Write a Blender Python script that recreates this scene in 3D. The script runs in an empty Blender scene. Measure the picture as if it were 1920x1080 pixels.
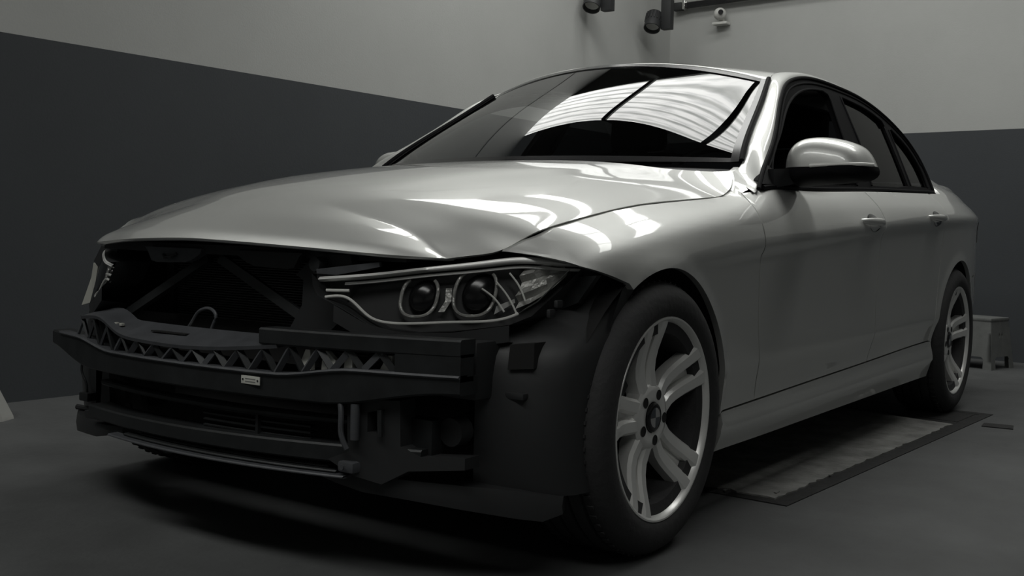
import bpy, bmesh, math, random
import numpy as np
from mathutils import Vector, Matrix
from mathutils.geometry import delaunay_2d_cdt

random.seed(4)
scene = bpy.context.scene
COL = scene.collection

# ------------------------------------------------------------------ camera
CAM_POS = (2.28166, 2.00486, 0.74301)
F_ = Vector((-0.82165808, -0.56783231, -0.04944147))
R_ = Vector((-0.56937882, 0.82168195, 0.025427))
U_ = Vector((-0.02618689, -0.04904323, 0.99845331))
cd = bpy.data.cameras.new('camera')
cd.sensor_width = 36.0
cd.lens = 2044.307 / 1920 * 36
cd.clip_start = 0.05
cam = bpy.data.objects.new('camera', cd)
COL.objects.link(cam)
m = Matrix.Identity(4)
for i in range(3):
    m[i][0] = R_[i]; m[i][1] = U_[i]; m[i][2] = -F_[i]; m[i][3] = CAM_POS[i]
cam.matrix_world = m
scene.camera = cam

# ------------------------------------------------------------------ world, exposure
SKYLIGHT_POWER = 7.0
world = bpy.data.worlds.new('world'); scene.world = world
world.use_nodes = True
bg = world.node_tree.nodes['Background']
bg.inputs[0].default_value = (0.80, 0.86, 0.92, 1); bg.inputs[1].default_value = 0.6
vs = scene.view_settings
vs.view_transform = 'Standard'; vs.look = 'None'; vs.gamma = 1.0
vs.use_curve_mapping = False
vs.exposure = -0.02

# ------------------------------------------------------------------ materials
MATS = {}
def mat(name, col, rough=0.5, metal=0.0, coat=0.0, spec=0.5, trans=0.0, emit=0.0, bump=0.0, bscale=40.0, var=0.0, vscale=6.0, alpha=1.0, ior=1.5):
    if name in MATS: return MATS[name]
    M = bpy.data.materials.new(name); M.use_nodes = True
    nt = M.node_tree; b = nt.nodes['Principled BSDF']
    b.inputs['Base Color'].default_value = (*col, 1)
    b.inputs['Roughness'].default_value = rough
    b.inputs['Metallic'].default_value = metal
    b.inputs['Coat Weight'].default_value = coat
    b.inputs['Coat Roughness'].default_value = 0.04
    b.inputs['Specular IOR Level'].default_value = spec
    b.inputs['Transmission Weight'].default_value = trans
    b.inputs['IOR'].default_value = ior
    b.inputs['Alpha'].default_value = alpha
    if emit:
        b.inputs['Emission Color'].default_value = (*col, 1)
        b.inputs['Emission Strength'].default_value = emit
    tc = nt.nodes.new('ShaderNodeTexCoord')
    if var:
        n = nt.nodes.new('ShaderNodeTexNoise'); n.inputs['Scale'].default_value = vscale; n.inputs['Detail'].default_value = 6
        n.inputs['Roughness'].default_value = 0.62
        r = nt.nodes.new('ShaderNodeValToRGB')
        r.color_ramp.elements[0].position = 0.32; r.color_ramp.elements[1].position = 0.70
        r.color_ramp.elements[0].color = (*[c * (1 - var) for c in col], 1)
        r.color_ramp.elements[1].color = (*[min(1, c * (1 + var)) for c in col], 1)
        nt.links.new(tc.outputs['Object'], n.inputs['Vector'])
        nt.links.new(n.outputs['Fac'], r.inputs['Fac'])
        nt.links.new(r.outputs['Color'], b.inputs['Base Color'])
    if bump:
        n2 = nt.nodes.new('ShaderNodeTexNoise'); n2.inputs['Scale'].default_value = bscale; n2.inputs['Detail'].default_value = 5
        bp = nt.nodes.new('ShaderNodeBump'); bp.inputs['Strength'].default_value = bump; bp.inputs['Distance'].default_value = 0.01
        nt.links.new(tc.outputs['Object'], n2.inputs['Vector'])
        nt.links.new(n2.outputs['Fac'], bp.inputs['Height'])
        nt.links.new(bp.outputs['Normal'], b.inputs['Normal'])
    MATS[name] = M
    return M

PAINT = mat('silver_paint', (0.70, 0.705, 0.685), rough=0.52, metal=0.85, coat=1.0)
BLACKPL = mat('black_plastic', (0.021, 0.022, 0.023), rough=0.55, bump=0.04, bscale=60)
FRAMEBL = mat('window_frame_black', (0.010, 0.010, 0.011), rough=0.55, spec=0.04)
BLACKGL = mat('black_gloss', (0.010, 0.010, 0.011), rough=0.18)
DARKMET = mat('dark_metal', (0.027, 0.029, 0.030), rough=0.45, metal=0.4, var=0.25, vscale=14)
SHELF = mat('grey_plastic', (0.066, 0.069, 0.075), rough=0.45, var=0.2, vscale=20)
VOID = mat('void_black', (0.006, 0.006, 0.006), rough=0.9)  # near-black colour, also standing in for shade inside holes and hollows
RUBBER = mat('tyre_rubber', (0.027, 0.027, 0.028), rough=0.72, bump=0.2, bscale=60)
ALLOY = mat('alloy_silver', (0.82, 0.82, 0.80), rough=0.36, metal=0.45, coat=0.3)
CHROME = mat('chrome', (0.72, 0.72, 0.70), rough=0.16, metal=1.0)
BROW = mat('satin_aluminium', (0.80, 0.80, 0.78), rough=0.35, metal=0.35)
LIGHTBAR = mat('frosted_light_guide', (0.90, 0.90, 0.86), rough=0.35)
REFLECTOR = mat('reflector_silver', (0.45, 0.45, 0.43), rough=0.35, metal=0.4, bump=0.6, bscale=55)
STEEL = mat('brake_steel', (0.10, 0.10, 0.10), rough=0.4, metal=0.8)
LABELM = mat('label_white', (0.55, 0.55, 0.50), rough=0.6)
PALE = mat('pale_grey_metal', (0.42, 0.42, 0.38), rough=0.6)
STOOLM = mat('stool_plastic', (0.15, 0.155, 0.15), rough=0.55, var=0.12, vscale=18, bump=0.1)
WALL_UP = mat('wall_light_grey', (0.44, 0.445, 0.43), rough=0.9, var=0.04, vscale=1.4, bump=0.06, bscale=120)
WALL_DN = mat('wall_dark_grey', (0.048, 0.053, 0.058), rough=0.8, var=0.05, vscale=2.0, bump=0.06, bscale=120)
FLOORM = mat('floor_concrete', (0.085, 0.088, 0.088), rough=0.7, var=0.22, vscale=2.6, bump=0.12, bscale=45)
PLATEM = mat('plate_concrete', (0.21, 0.21, 0.20), rough=0.8, var=0.35, vscale=9, bump=0.6, bscale=60)
FRAMEM = mat('frame_steel', (0.014, 0.014, 0.014), rough=0.6, bump=0.3, bscale=40)
CEILM = mat('ceiling_dark', (0.05, 0.05, 0.05), rough=0.9)
SEATM = mat('seat_fabric', (0.02, 0.02, 0.021), rough=0.8)
WHITEPL = mat('white_plastic', (0.60, 0.60, 0.57), rough=0.5)

def glass_mat(name, tint, rough=0.0, ior=1.66):
    M = bpy.data.materials.new(name); M.use_nodes = True
    nt = M.node_tree; nt.nodes.clear()
    out = nt.nodes.new('ShaderNodeOutputMaterial')
    mix = nt.nodes.new('ShaderNodeMixShader')
    tr = nt.nodes.new('ShaderNodeBsdfTransparent'); tr.inputs[0].default_value = (*tint, 1)
    gl = nt.nodes.new('ShaderNodeBsdfGlossy'); gl.inputs['Roughness'].default_value = rough
    fr = nt.nodes.new('ShaderNodeFresnel'); fr.inputs['IOR'].default_value = ior
    nt.links.new(fr.outputs[0], mix.inputs[0])
    nt.links.new(tr.outputs[0], mix.inputs[1]); nt.links.new(gl.outputs[0], mix.inputs[2])
    nt.links.new(mix.outputs[0], out.inputs['Surface'])
    return M
GLASS = glass_mat('window_glass', (0.30, 0.31, 0.31))
GLASSDK = glass_mat('tinted_glass', (0.10, 0.105, 0.11), ior=1.10)
LENS = glass_mat('headlamp_lens', (0.95, 0.95, 0.95), ior=1.3)
SIDEGLASS = glass_mat('side_glass', (0.5, 0.5, 0.5), ior=1.36)

# ------------------------------------------------------------------ helpers
def tag(o, label=None, cat=None, group=None, kind=None):
    if label: o['label'] = label
    if cat: o['category'] = cat
    if group: o['group'] = group
    if kind: o['kind'] = kind
    return o

def empty(name, loc=(0, 0, 0), parent=None):
    o = bpy.data.objects.new(name, None); COL.objects.link(o)
    o.empty_display_size = 0.1
    o.location = loc
    if parent: o.parent = parent
    return o

def obj(name, V, Fc, material, parent=None, smooth=True, angle=38, loc=None):
    me = bpy.data.meshes.new(name)
    me.from_pydata([tuple(v) for v in V], [], [tuple(f) for f in Fc])
    me.update()
    mats = material if isinstance(material, (list, tuple)) else [material]
    for mm in mats: me.materials.append(mm)
    if smooth:
        bm = bmesh.new(); bm.from_mesh(me)
        lim = math.radians(angle)
        for f in bm.faces: f.smooth = True
        for e in bm.edges:
            if len(e.link_faces) == 2 and e.calc_face_angle(0) > lim: e.smooth = False
        bm.to_mesh(me); bm.free()
    o = bpy.data.objects.new(name, me); COL.objects.link(o)
    if parent: o.parent = parent
    if loc: o.location = loc
    return o

class MB:
    def __init__(s): s.V = []; s.F = []
    def add(s, V, Fc):
        k = len(s.V); s.V += [tuple(v) for v in V]; s.F += [tuple(i + k for i in f) for f in Fc]; return s
    def build(s, name, material, parent=None, **kw): return obj(name, s.V, s.F, material, parent, **kw)
    def mirror(s):
        q = MB(); q.V = [(v[0], -v[1], v[2]) for v in s.V]; q.F = [tuple(reversed(f)) for f in s.F]; return q
    def box(s, x0, x1, y0, y1, z0, z1, bev=0.0):
        bm = bmesh.new(); bmesh.ops.create_cube(bm, size=1)
        for v in bm.verts:
            v.co = Vector(((x0 + x1) / 2 + v.co.x * (x1 - x0), (y0 + y1) / 2 + v.co.y * (y1 - y0), (z0 + z1) / 2 + v.co.z * (z1 - z0)))
        if bev:
            bmesh.ops.bevel(bm, geom=list(bm.edges), offset=bev, segments=2, affect='EDGES', profile=0.6)
        bm.verts.ensure_lookup_table(); bm.verts.index_update()
        s.add([v.co for v in bm.verts], [[v.index for v in f.verts] for f in bm.faces]); bm.free(); return s
    def sweep(s, pts, w, h, up=(0, 0, 1), cap=True):
        """rectangular bar along pts; w across, h along up"""
        P = [Vector(p) for p in pts]; upv = Vector(up); rows = []
        for i, p in enumerate(P):
            t = (P[min(i + 1, len(P) - 1)] - P[max(i - 1, 0)]).normalized()
            sd = t.cross(upv)
            if sd.length < 1e-6: sd = t.cross(Vector((1, 0, 0)))
            sd.normalize(); u = sd.cross(t).normalized()
            ww = w[i] if isinstance(w, (list, tuple)) else w
            hh = h[i] if isinstance(h, (list, tuple)) else h
            rows.append([p + sd * ww / 2 + u * hh / 2, p - sd * ww / 2 + u * hh / 2, p - sd * ww / 2 - u * hh / 2, p + sd * ww / 2 - u * hh / 2])
        return s.loft(rows, closed=True, cap=cap)
    def tube(s, pts, r, n=8, cap=True):
        P = [Vector(p) for p in pts]; rows = []; ref = Vector((0.13, 0.31, 0.94))
        for i, p in enumerate(P):
            t = (P[min(i + 1, len(P) - 1)] - P[max(i - 1, 0)]).normalized()
            a = t.cross(ref).normalized(); b = a.cross(t)
            rr = r[i] if isinstance(r, (list, tuple)) else r
            rows.append([p + a * rr * math.cos(2 * math.pi * k / n) + b * rr * math.sin(2 * math.pi * k / n) for k in range(n)])
        return s.loft(rows, closed=True, cap=cap)
    def loft(s, rows, closed=False, cap=False):
        n = len(rows[0]); V = [v for r in rows for v in r]; Fc = []
        for i in range(len(rows) - 1):
            for j in range(n if closed else n - 1):
                a = i * n + j; b = i * n + (j + 1) % n
                Fc.append((a, b, b + n, a + n))
        if cap and closed:
            Fc.append(tuple(range(n - 1, -1, -1))); k = (len(rows) - 1) * n; Fc.append(tuple(range(k, k + n)))
        return s.add(V, Fc)
    def prism(s, poly, d):
        """poly: list of 3-D points (planar), extruded by vector d"""
        n = len(poly); P = [Vector(p) for p in poly]; d = Vector(d)
        Fc = [tuple(range(n)), tuple(range(2 * n - 1, n - 1, -1))]
        for i in range(n):
            j = (i + 1) % n; Fc.append((j, i, i + n, j + n))
        return s.add(P + [p + d for p in P], Fc)
    def lathe_y(s, prof, n=64, c=(0, 0, 0), closed=False):
        """prof: list of (radius, y); revolves around the Y axis"""
        rows = []
        for k in range(n + 1):
            a = 2 * math.pi * k / n
            rows.append([(c[0] + r * math.cos(a), c[1] + y, c[2] + r * math.sin(a)) for r, y in prof])
        m_ = len(prof); V = [v for r in rows[:-1] for v in r]; Fc = []
        for k in range(n):
            k2 = (k + 1) % n
            for j in range(m_ if closed else m_ - 1):
                j2 = (j + 1) % m_
                Fc.append((k * m_ + j, k2 * m_ + j, k2 * m_ + j2, k * m_ + j2))
        return s.add(V, Fc)

class Nat:
    """natural cubic spline"""
    def __init__(s, x, y):
        o = np.argsort(x); s.x = np.array(x, float)[o]; s.y = np.array(y, float)[o]
        n = len(s.x); h = np.diff(s.x); A = np.eye(n); r = np.zeros(n)
        for i in range(1, n - 1):
            A[i, i - 1] = h[i - 1]; A[i, i] = 2 * (h[i - 1] + h[i]); A[i, i + 1] = h[i]
            r[i] = 6 * ((s.y[i + 1] - s.y[i]) / h[i] - (s.y[i] - s.y[i - 1]) / h[i - 1])
        s.M = np.linalg.solve(A, r)
    def __call__(s, q):
        q = np.clip(np.asarray(q, float), s.x[0], s.x[-1])
        i = np.clip(np.searchsorted(s.x, q) - 1, 0, len(s.x) - 2)
        h = s.x[i + 1] - s.x[i]; a = (s.x[i + 1] - q) / h; b = (q - s.x[i]) / h
        return a * s.y[i] + b * s.y[i + 1] + ((a ** 3 - a) * s.M[i] + (b ** 3 - b) * s.M[i + 1]) * h * h / 6

def pchip_rows(X, Y, q):
    """X,Y (n,K) increasing in K; q (n,) -> monotone cubic values"""
    h = np.diff(X, axis=1); d = np.diff(Y, axis=1) / h
    m_ = np.zeros_like(Y)
    w1 = 2 * h[:, 1:] + h[:, :-1]; w2 = h[:, 1:] + 2 * h[:, :-1]
    pr = d[:, :-1] * d[:, 1:]
    with np.errstate(divide='ignore', invalid='ignore'):
        mid = (w1 + w2) / (w1 / d[:, :-1] + w2 / d[:, 1:])
    m_[:, 1:-1] = np.where(pr > 0, mid, 0)
    m_[:, 0] = d[:, 0]; m_[:, -1] = d[:, -1]
    qc = np.clip(q, X[:, 0], X[:, -1])
    i = np.clip((qc[:, None] >= X).sum(1) - 1, 0, X.shape[1] - 2); r = np.arange(len(q))
    hh = h[r, i]; t = (qc - X[r, i]) / hh
    return ((1 + 2 * t) * (1 - t) ** 2 * Y[r, i] + t * (1 - t) ** 2 * hh * m_[r, i]
            + t * t * (3 - 2 * t) * Y[r, i + 1] + t * t * (t - 1) * hh * m_[r, i + 1])

def inpoly(P, poly):
    P = np.asarray(P); poly = np.asarray(poly); r = np.zeros(len(P), bool); n = len(poly)
    for i in range(n):
        x1, y1 = poly[i]; x2, y2 = poly[(i + 1) % n]
        c = ((y1 > P[:, 1]) != (y2 > P[:, 1])) & (P[:, 0] < (x2 - x1) * (P[:, 1] - y1) / ((y2 - y1) if y2 != y1 else 1e-12) + x1)
        r ^= c
    return r

def dense(poly, sp, closed=True):
    out = []; n = len(poly)
    for i in range(n if closed else n - 1):
        a = np.array(poly[i], float); b = np.array(poly[(i + 1) % n], float)
        k = max(1, int(round(np.linalg.norm(b - a) / sp)))
        for j in range(k): out.append(tuple(a + (b - a) * j / k))
    if not closed: out.append(tuple(poly[-1]))
    return out

def smooth_curve(pts, n=40):
    """natural spline through points, arc-length parameter"""
    P = np.array(pts, float); s = np.r_[0, np.cumsum(np.linalg.norm(np.diff(P, axis=0), axis=1))]
    q = np.linspace(0, s[-1], n)
    return [tuple(r) for r in np.stack([Nat(s, P[:, k])(q) for k in range(P.shape[1])], 1)]

def tri_panel(outline, holes, sp):
    """2-D triangulation of an outline with holes -> verts, tris, boundary loops"""
    loops = [dense(outline, sp)] + [dense(h, sp) for h in holes]
    pts = [p for l in loops for p in l]; edges = []; k = 0; bl = []
    for l in loops:
        n = len(l); edges += [(k + i, k + (i + 1) % n) for i in range(n)]; bl.append(list(range(k, k + n))); k += n
    B = np.array(pts); lo = B.min(0); hi = B.max(0)
    gx, gz = np.meshgrid(np.arange(lo[0] + sp * .5, hi[0], sp), np.arange(lo[1] + sp * .5, hi[1], sp))
    G = np.c_[gx.ravel(), gz.ravel()]
    ok = inpoly(G, loops[0])
    for l in loops[1:]: ok &= ~inpoly(G, l)
    G = G[ok]
    if len(G):
        keep = np.ones(len(G), bool)
        for i in range(0, len(G), 2000):
            dd = ((G[i:i + 2000, None, :] - B[None]) ** 2).sum(2).min(1)
            keep[i:i + 2000] = dd > (0.55 * sp) ** 2
        G = G[keep]
    allp = [Vector((float(a), float(b))) for a, b in pts] + [Vector((float(a), float(b))) for a, b in G]
    v, e, f, ov, oe, of = delaunay_2d_cdt(allp, edges, [], 0, 1e-7)
    inv = {}
    for i, o in enumerate(ov):
        for j in o: inv[j] = i
    Vv = np.array([(p.x, p.y) for p in v]); T = np.array([t for t in f if len(t) == 3])
    cen = Vv[T].mean(1); ok = inpoly(cen, loops[0])
    for l in loops[1:]: ok &= ~inpoly(cen, l)
    T = T[ok]
    a = Vv[T]; ar = (a[:, 1, 0] - a[:, 0, 0]) * (a[:, 2, 1] - a[:, 0, 1]) - (a[:, 1, 1] - a[:, 0, 1]) * (a[:, 2, 0] - a[:, 0, 0])
    T = T[np.abs(ar) > 1e-10]
    return Vv, T, [[inv[i] for i in l] for l in bl], ar

def panel(name, outline, surf, material, parent, side=1, holes=(), sp=0.014, flange=0.016, off=0.0):
    """side panel: outline in (x,z), y = surf(x,z); flange turns inwards"""
    V2, T, loops, _ = tri_panel(outline, holes, sp)
    y = surf(V2[:, 0], V2[:, 1]) + off
    V = [(V2[i, 0], y[i] * side, V2[i, 1]) for i in range(len(V2))]; Fc = []
    for t in T:
        a, b, c = V2[t[0]], V2[t[1]], V2[t[2]]
        ccw = (b[0] - a[0]) * (c[1] - a[1]) - (b[1] - a[1]) * (c[0] - a[0]) > 0
        # seen from +y, (x,z) is left-handed: ccw in xz has normal -y
        flip = ccw if side > 0 else not ccw
        Fc.append((t[0], t[2], t[1]) if flip else tuple(t))
    if flange:
        for l in loops:
            k = len(V); n = len(l)
            for i in l: V.append(V[i])
            for i in l: V.append((V[i][0], V[i][1] - side * flange, V[i][2]))
            for i in range(n):
                j = (i + 1) % n
                Fc.append((k + i, k + j, k + n + j, k + n + i))
    return obj(name, V, Fc, material, parent, angle=50)

# ------------------------------------------------------------------ room shell
WA, WO, WB, WBO, HS = 1.5319, -2.212, -0.1141, -5.3709, 1.4995
CEIL = 3.9
def wall_line(w, o):
    n = np.array([math.cos(w), math.sin(w)]); return n * o, np.array([-n[1], n[0]])
def room():
    Lp, Ld = wall_line(WA, WO); Bp, Bd = wall_line(WB, WBO)
    A = np.array([[math.cos(WA), math.sin(WA)], [math.cos(WB), math.sin(WB)]])
    c = np.linalg.solve(A, [WO, WBO])
    def wall(name, a, b, nrm, mats=(WALL_UP, WALL_DN), opening=None):
        a = np.array(a); b = np.array(b); nrm = np.array(nrm) * 0.12
        V = []; Fc = []; mi = []
        for z in (0, HS, CEIL):
            V += [(a[0], a[1], z), (b[0], b[1], z)]
        for z in (0, HS, CEIL):
            V += [(a[0] - nrm[0], a[1] - nrm[1], z), (b[0] - nrm[0], b[1] - nrm[1], z)]
        Fc = [(0, 1, 3, 2), (2, 3, 5, 4), (6, 8, 9, 7), (8, 10, 11, 9), (4, 5, 11, 10), (0, 2, 8, 6), (2, 4, 10, 8), (1, 7, 9, 3), (3, 9, 11, 5), (0, 6, 7, 1)]
        o = obj(name, V, Fc, list(mats), smooth=False)
        o.data.polygons[0].material_index = 1
        return tag(o, kind='structure')
    n1 = np.array([math.cos(WA), math.sin(WA)]); n2 = np.array([math.cos(WB), math.sin(WB)])
    d1 = np.array([n1[1], -n1[0]]); d2 = np.array([-n2[1], n2[0]])
    X1, Y1 = 5.6, 5.2
    fl = c + d1 * 11.4; br = c + d2 * 8.2
    fr = fl + d2 * 8.2
    wall('wall_left', c, fl, n1)
    wall('wall_back', br, c, n2)
    wall('wall_front', fl, fr, -n2)
    wall('wall_right', fr, br, -n1)
    e = 0.12
    fo = obj('floor', [(c[0] - 1, c[1] - 1, 0), (fl[0] + 1, fl[1] - 1, 0), (fr[0] + 1, fr[1] + 1, 0), (br[0] - 1, br[1] + 1, 0),
                       (c[0] - 1, c[1] - 1, -.1), (fl[0] + 1, fl[1] - 1, -.1), (fr[0] + 1, fr[1] + 1, -.1), (br[0] - 1, br[1] + 1, -.1)],
             [(0, 1, 2, 3), (7, 6, 5, 4), (0, 4, 5, 1), (1, 5, 6, 2), (2, 6, 7, 3), (3, 7, 4, 0)], FLOORM, smooth=False)
    tag(fo, kind='structure')
    return c, fl, fr, br
CORNER, FL, FR, BR = room()
_a = Vector((CORNER[0], CORNER[1], 3.08)); _b = Vector((FL[0], FL[1], 3.08)); _n = Vector((math.cos(WA), math.sin(WA), 0)) * .004
_t = MB(); _t.sweep([_a + _n, _b + _n], .008, .014); tag(_t.build('trim_1', FRAMEM, smooth=False), kind='structure')

# ------------------------------------------------------------------ car: body surfaces
car = empty('car')
tag(car, 'silver-grey four-door saloon car with its front bumper removed', 'car')

def table(rows):
    a = np.array(rows, float); return Nat(a[:, 0], a[:, 1]), Nat(a[:, 0], a[:, 2])
# feature lines from the shoulder down to the sill: (x, y, z)
FEAT = [table(r) for r in (
    [(.42, .60, .716), (.379, .64, .724), (.345, .672, .750), (.279, .70, .778), (.173, .713, .803), (-.08, .725, .843), (-.302, .735, .866), (-.528, .738, .898), (-.61, .732, .922), (-.70, .715, .948), (-1.0, .72, .965), (-1.6, .72, .995), (-2.68, .71, 1.03), (-3.2, .69, 1.03), (-3.85, .60, 1.02)],
    [(.42, .625, .698), (.379, .662, .709), (.345, .692, .734), (.279, .72, .762), (.173, .735, .785), (-.08, .745, .824), (-.302, .755, .844), (-.528, .768, .866), (-.684, .795, .888), (-1.0, .803, .903), (-1.6, .806, .928), (-2.68, .797, .968), (-3.2, .765, .985), (-3.85, .64, .975)],
    [(.42, .675, .690), (.36, .735, .708), (.279, .785, .735), (.173, .80, .757), (-.08, .808, .79), (-.302, .818, .815), (-.528, .826, .838), (-.684, .832, .855), (-1.0, .836, .872), (-1.6, .840, .897), (-2.68, .835, .938), (-3.2, .800, .95), (-3.85, .67, .94)],
    [(.42, .735, .673), (.36, .792, .685), (.279, .832, .70), (.173, .848, .712), (-.08, .852, .744), (-.302, .860, .766), (-.528, .865, .786), (-.684, .868, .800), (-1.0, .871, .822), (-1.6, .876, .854), (-2.68, .878, .897), (-3.2, .845, .907), (-3.85, .71, .90)],
    [(.42, .775, .655), (.36, .820, .655), (.279, .850, .655), (.173, .864, .662), (-.08, .869, .690), (-.302, .872, .707), (-.528, .878, .727), (-.684, .883, .739), (-1.0, .891, .763), (-1.6, .898, .800), (-2.33, .902, .836), (-2.81, .903, .857), (-3.2, .872, .866), (-3.85, .73, .866)],
    [(.44, .788, .62), (.36, .828, .62), (.279, .852, .62), (.173, .864, .630), (-.08, .866, .657), (-.302, .866, .672), (-.528, .866, .690), (-.684, .869, .701), (-1.0, .876, .724), (-1.6, .882, .760), (-2.33, .886, .796), (-2.81, .893, .817), (-3.2, .865, .826), (-3.85, .725, .826)],
    [(.44, .79, .55), (.36, .83, .55), (.279, .852, .55), (.173, .862, .55), (-.08, .862, .55), (-.302, .862, .55), (-.528, .865, .55), (-1.0, .872, .55), (-1.6, .877, .55), (-2.33, .880, .55), (-2.81, .888, .55), (-3.2, .862, .55), (-3.85, .73, .55)],
    [(.44, .78, .42), (.173, .858, .42), (-.302, .862, .42), (-.528, .866, .42), (-1.0, .875, .425), (-1.6, .880, .43), (-2.33, .882, .44), (-2.81, .886, .44), (-3.2, .86, .44), (-3.85, .73, .44)],
    [(.44, .77, .345), (.173, .852, .345), (-.302, .853, .345), (-.528, .855, .350), (-1.0, .862, .360), (-1.6, .866, .375), (-2.33, .868, .392), (-2.81, .874, .395), (-3.2, .85, .395), (-3.85, .72, .395)],
    [(.44, .76, .285), (.173, .848, .288), (-.302, .848, .290), (-.528, .849, .296), (-1.0, .852, .308), (-1.6, .855, .322), (-2.33, .858, .340), (-2.81, .862, .345), (-3.2, .84, .345), (-3.85, .71, .345)],
    [(.44, .76, .24), (.173, .856, .24), (-.302, .860, .244), (-.528, .862, .246), (-1.0, .865, .25), (-1.6, .868, .258), (-2.33, .870, .268), (-2.81, .868, .27), (-3.2, .83, .27), (-3.85, .70, .27)],
    [(.44, .74, .185), (.173, .842, .188), (-.302, .845, .190), (-.528, .846, .190), (-1.0, .848, .190), (-1.6, .850, .192), (-2.33, .852, .193), (-2.81, .850, .193), (-3.2, .81, .193), (-3.85, .68, .193)],
)][::-1]
ARCH = [(0.0, .322, .352), (-2.81, .322, .354)]
def Yside(x, z):
    x = np.atleast_1d(np.asarray(x, float)); z = np.atleast_1d(np.asarray(z, float))
    Yk = np.stack([f[0](x) for f in FEAT], 1); Zk = np.stack([f[1](x) for f in FEAT], 1)
    Zk = np.maximum.accumulate(Zk + np.arange(Zk.shape[1]) * 1e-5, axis=1)
    y = pchip_rows(Zk, Yk, z)
    for cx, cz, r in ARCH:           # soft lip round each wheel opening
        d = np.hypot(x - cx, z - cz) - r
        y = y + 0.007 * np.exp(-(d / 0.022) ** 2) * (z > .25)
    return y
BELT = FEAT[-2][1]                   # beltline height
SILL = FEAT[2][1]                    # door / sill joint height

ZB = [.86, .90, .97, 1.05, 1.15, 1.25, 1.33, 1.38, 1.45]; YB = [.815, .801, .773, .736, .687, .636, .590, .553, .50]
_yg = Nat(ZB, YB)
def Yglass(x, z):
    x = np.atleast_1d(np.asarray(x, float)); z = np.atleast_1d(np.asarray(z, float))
    return _yg(z) - .012 * np.maximum(0, -x - 1.9) ** 2

def arc(cx, cz, r, a0, a1, n=36):
    return [(cx + r * math.cos(math.radians(a0 + (a1 - a0) * i / n)), cz + r * math.sin(math.radians(a0 + (a1 - a0) * i / n))) for i in range(n + 1)]

SHUT_F = [(-.600, .872), (-.572, .845), (-.563, .80), (-.556, .66), (-.562, .5), (-.586, .317)]     # fender / front door
SHUT_B = [(-1.640, .925), (-1.632, .80), (-1.618, .66), (-1.610, .55), (-1.606, .42), (-1.606, .33)]     # front / rear door
SHUT_R = [(-2.55, .955), (-2.515, .88), (-2.495, .80), (-2.482, .72), (-2.470, .62), (-2.452, .52), (-2.430, .42), (-2.425, .345)]
g = 0.0028
def shift(pts, dx): return [(x + dx, z) for x, z in pts]

def fender(side):
    top = [(.381, .7085), (.345, .733), (.279, .761), (.173, .784), (.05, .806), (-.08, .8232), (-.2, .8345), (-.302, .8432), (-.42, .853), (-.528, .8645), (-.575, .879), (-.61, .899), (-.645, .922), (-.676, .941)]
    o = [(x, z - .003) for x, z in top] + [(-.75, .957), (-.735, .897), (-.66, .889), (-.625, .880)] + shift(SHUT_F, g)
    o += [(-.588, float(SILL(-.588)) + g), (-.36, float(SILL(-.36)) + g)]
    a = math.degrees(math.atan2(.29 - .322, -.352))
    o += arc(0, .322, .352, 185.5, 60.5)
    o += [(.186, .642), (.23, .655), (.28, .668), (.324, .679), (.358, .694)]
    return panel('front_fender', o, Yside, PAINT, car, side)
def front_door(side):
    o = [(-.605, .8735)] + [(x, float(BELT(x)) - .004) for x in np.linspace(-.70, -1.63, 14)]
    o += shift(SHUT_B, g)[0:] + [(-1.606 + g, float(SILL(-1.606)) + g)]
    o += [(x, float(SILL(x)) + g) for x in np.linspace(-1.4, -.7, 6)]
    o += [(-.589, float(SILL(-.589)) + g)] + list(reversed(shift(SHUT_F, -g)))
    return panel('front_door', o, Yside, PAINT, car, side)
def rear_door(side):
    o = [(x, float(BELT(x)) - .004) for x in np.linspace(-1.645, -2.54, 12)] + shift(SHUT_R, g)
    o += [(x, float(SILL(x)) + g) for x in np.linspace(-2.42, -1.61, 8)] + list(reversed(shift(SHUT_B, -g)))
    return panel('rear_door', o, Yside, PAINT, car, side)
def quarter(side):
    o = list(reversed(shift(SHUT_R, -g))) + [(x, float(BELT(x)) - .004) for x in (-2.6, -2.78)] + [(-2.818, .985), (-2.832, 1.01), (-2.85, 1.022)]
    o += [(-2.9, 1.025), (-3.0, 1.025), (-3.2, 1.022), (-3.5, 1.01), (-3.8, .99), (-3.8, .62), (-3.20, .60)]
    o += arc(-2.81, .322, .354, 46, 180 - 180 + 3.5)[0:0]
    th = math.degrees(math.atan2(.575 - .322, -.25))
    o += arc(-2.81, .322, .354, 134.0, 2.5)
    return panel('quarter_panel', o, Yside, PAINT, car, side)
def rear_bumper_side(side):
    o = [(-3.205, .594), (-3.80, .614), (-3.80, .25), (-3.14, .22)] + arc(-2.81, .322, .354, 184, 134.5)
    return panel('rear_bumper_corner', o, Yside, PAINT, car, side)
def skirt(side):
    xs = np.linspace(-.362, -2.45, 30)
    o = [(x, float(SILL(x)) - g) for x in xs]
    o += [(-2.452, .25), (-2.452, .193)] + [(-.34, .190), (-.352, .25)]
    p = panel('side_skirt', o, Yside, PAINT, car, side, flange=.05)
    return p
for s_ in (1, -1):
    fender(s_); skirt(s_); quarter(s_); rear_bumper_side(s_)
doors = {}
for s_ in (1, -1):
    doors[('f', s_)] = front_door(s_); doors[('r', s_)] = rear_door(s_)

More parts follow.
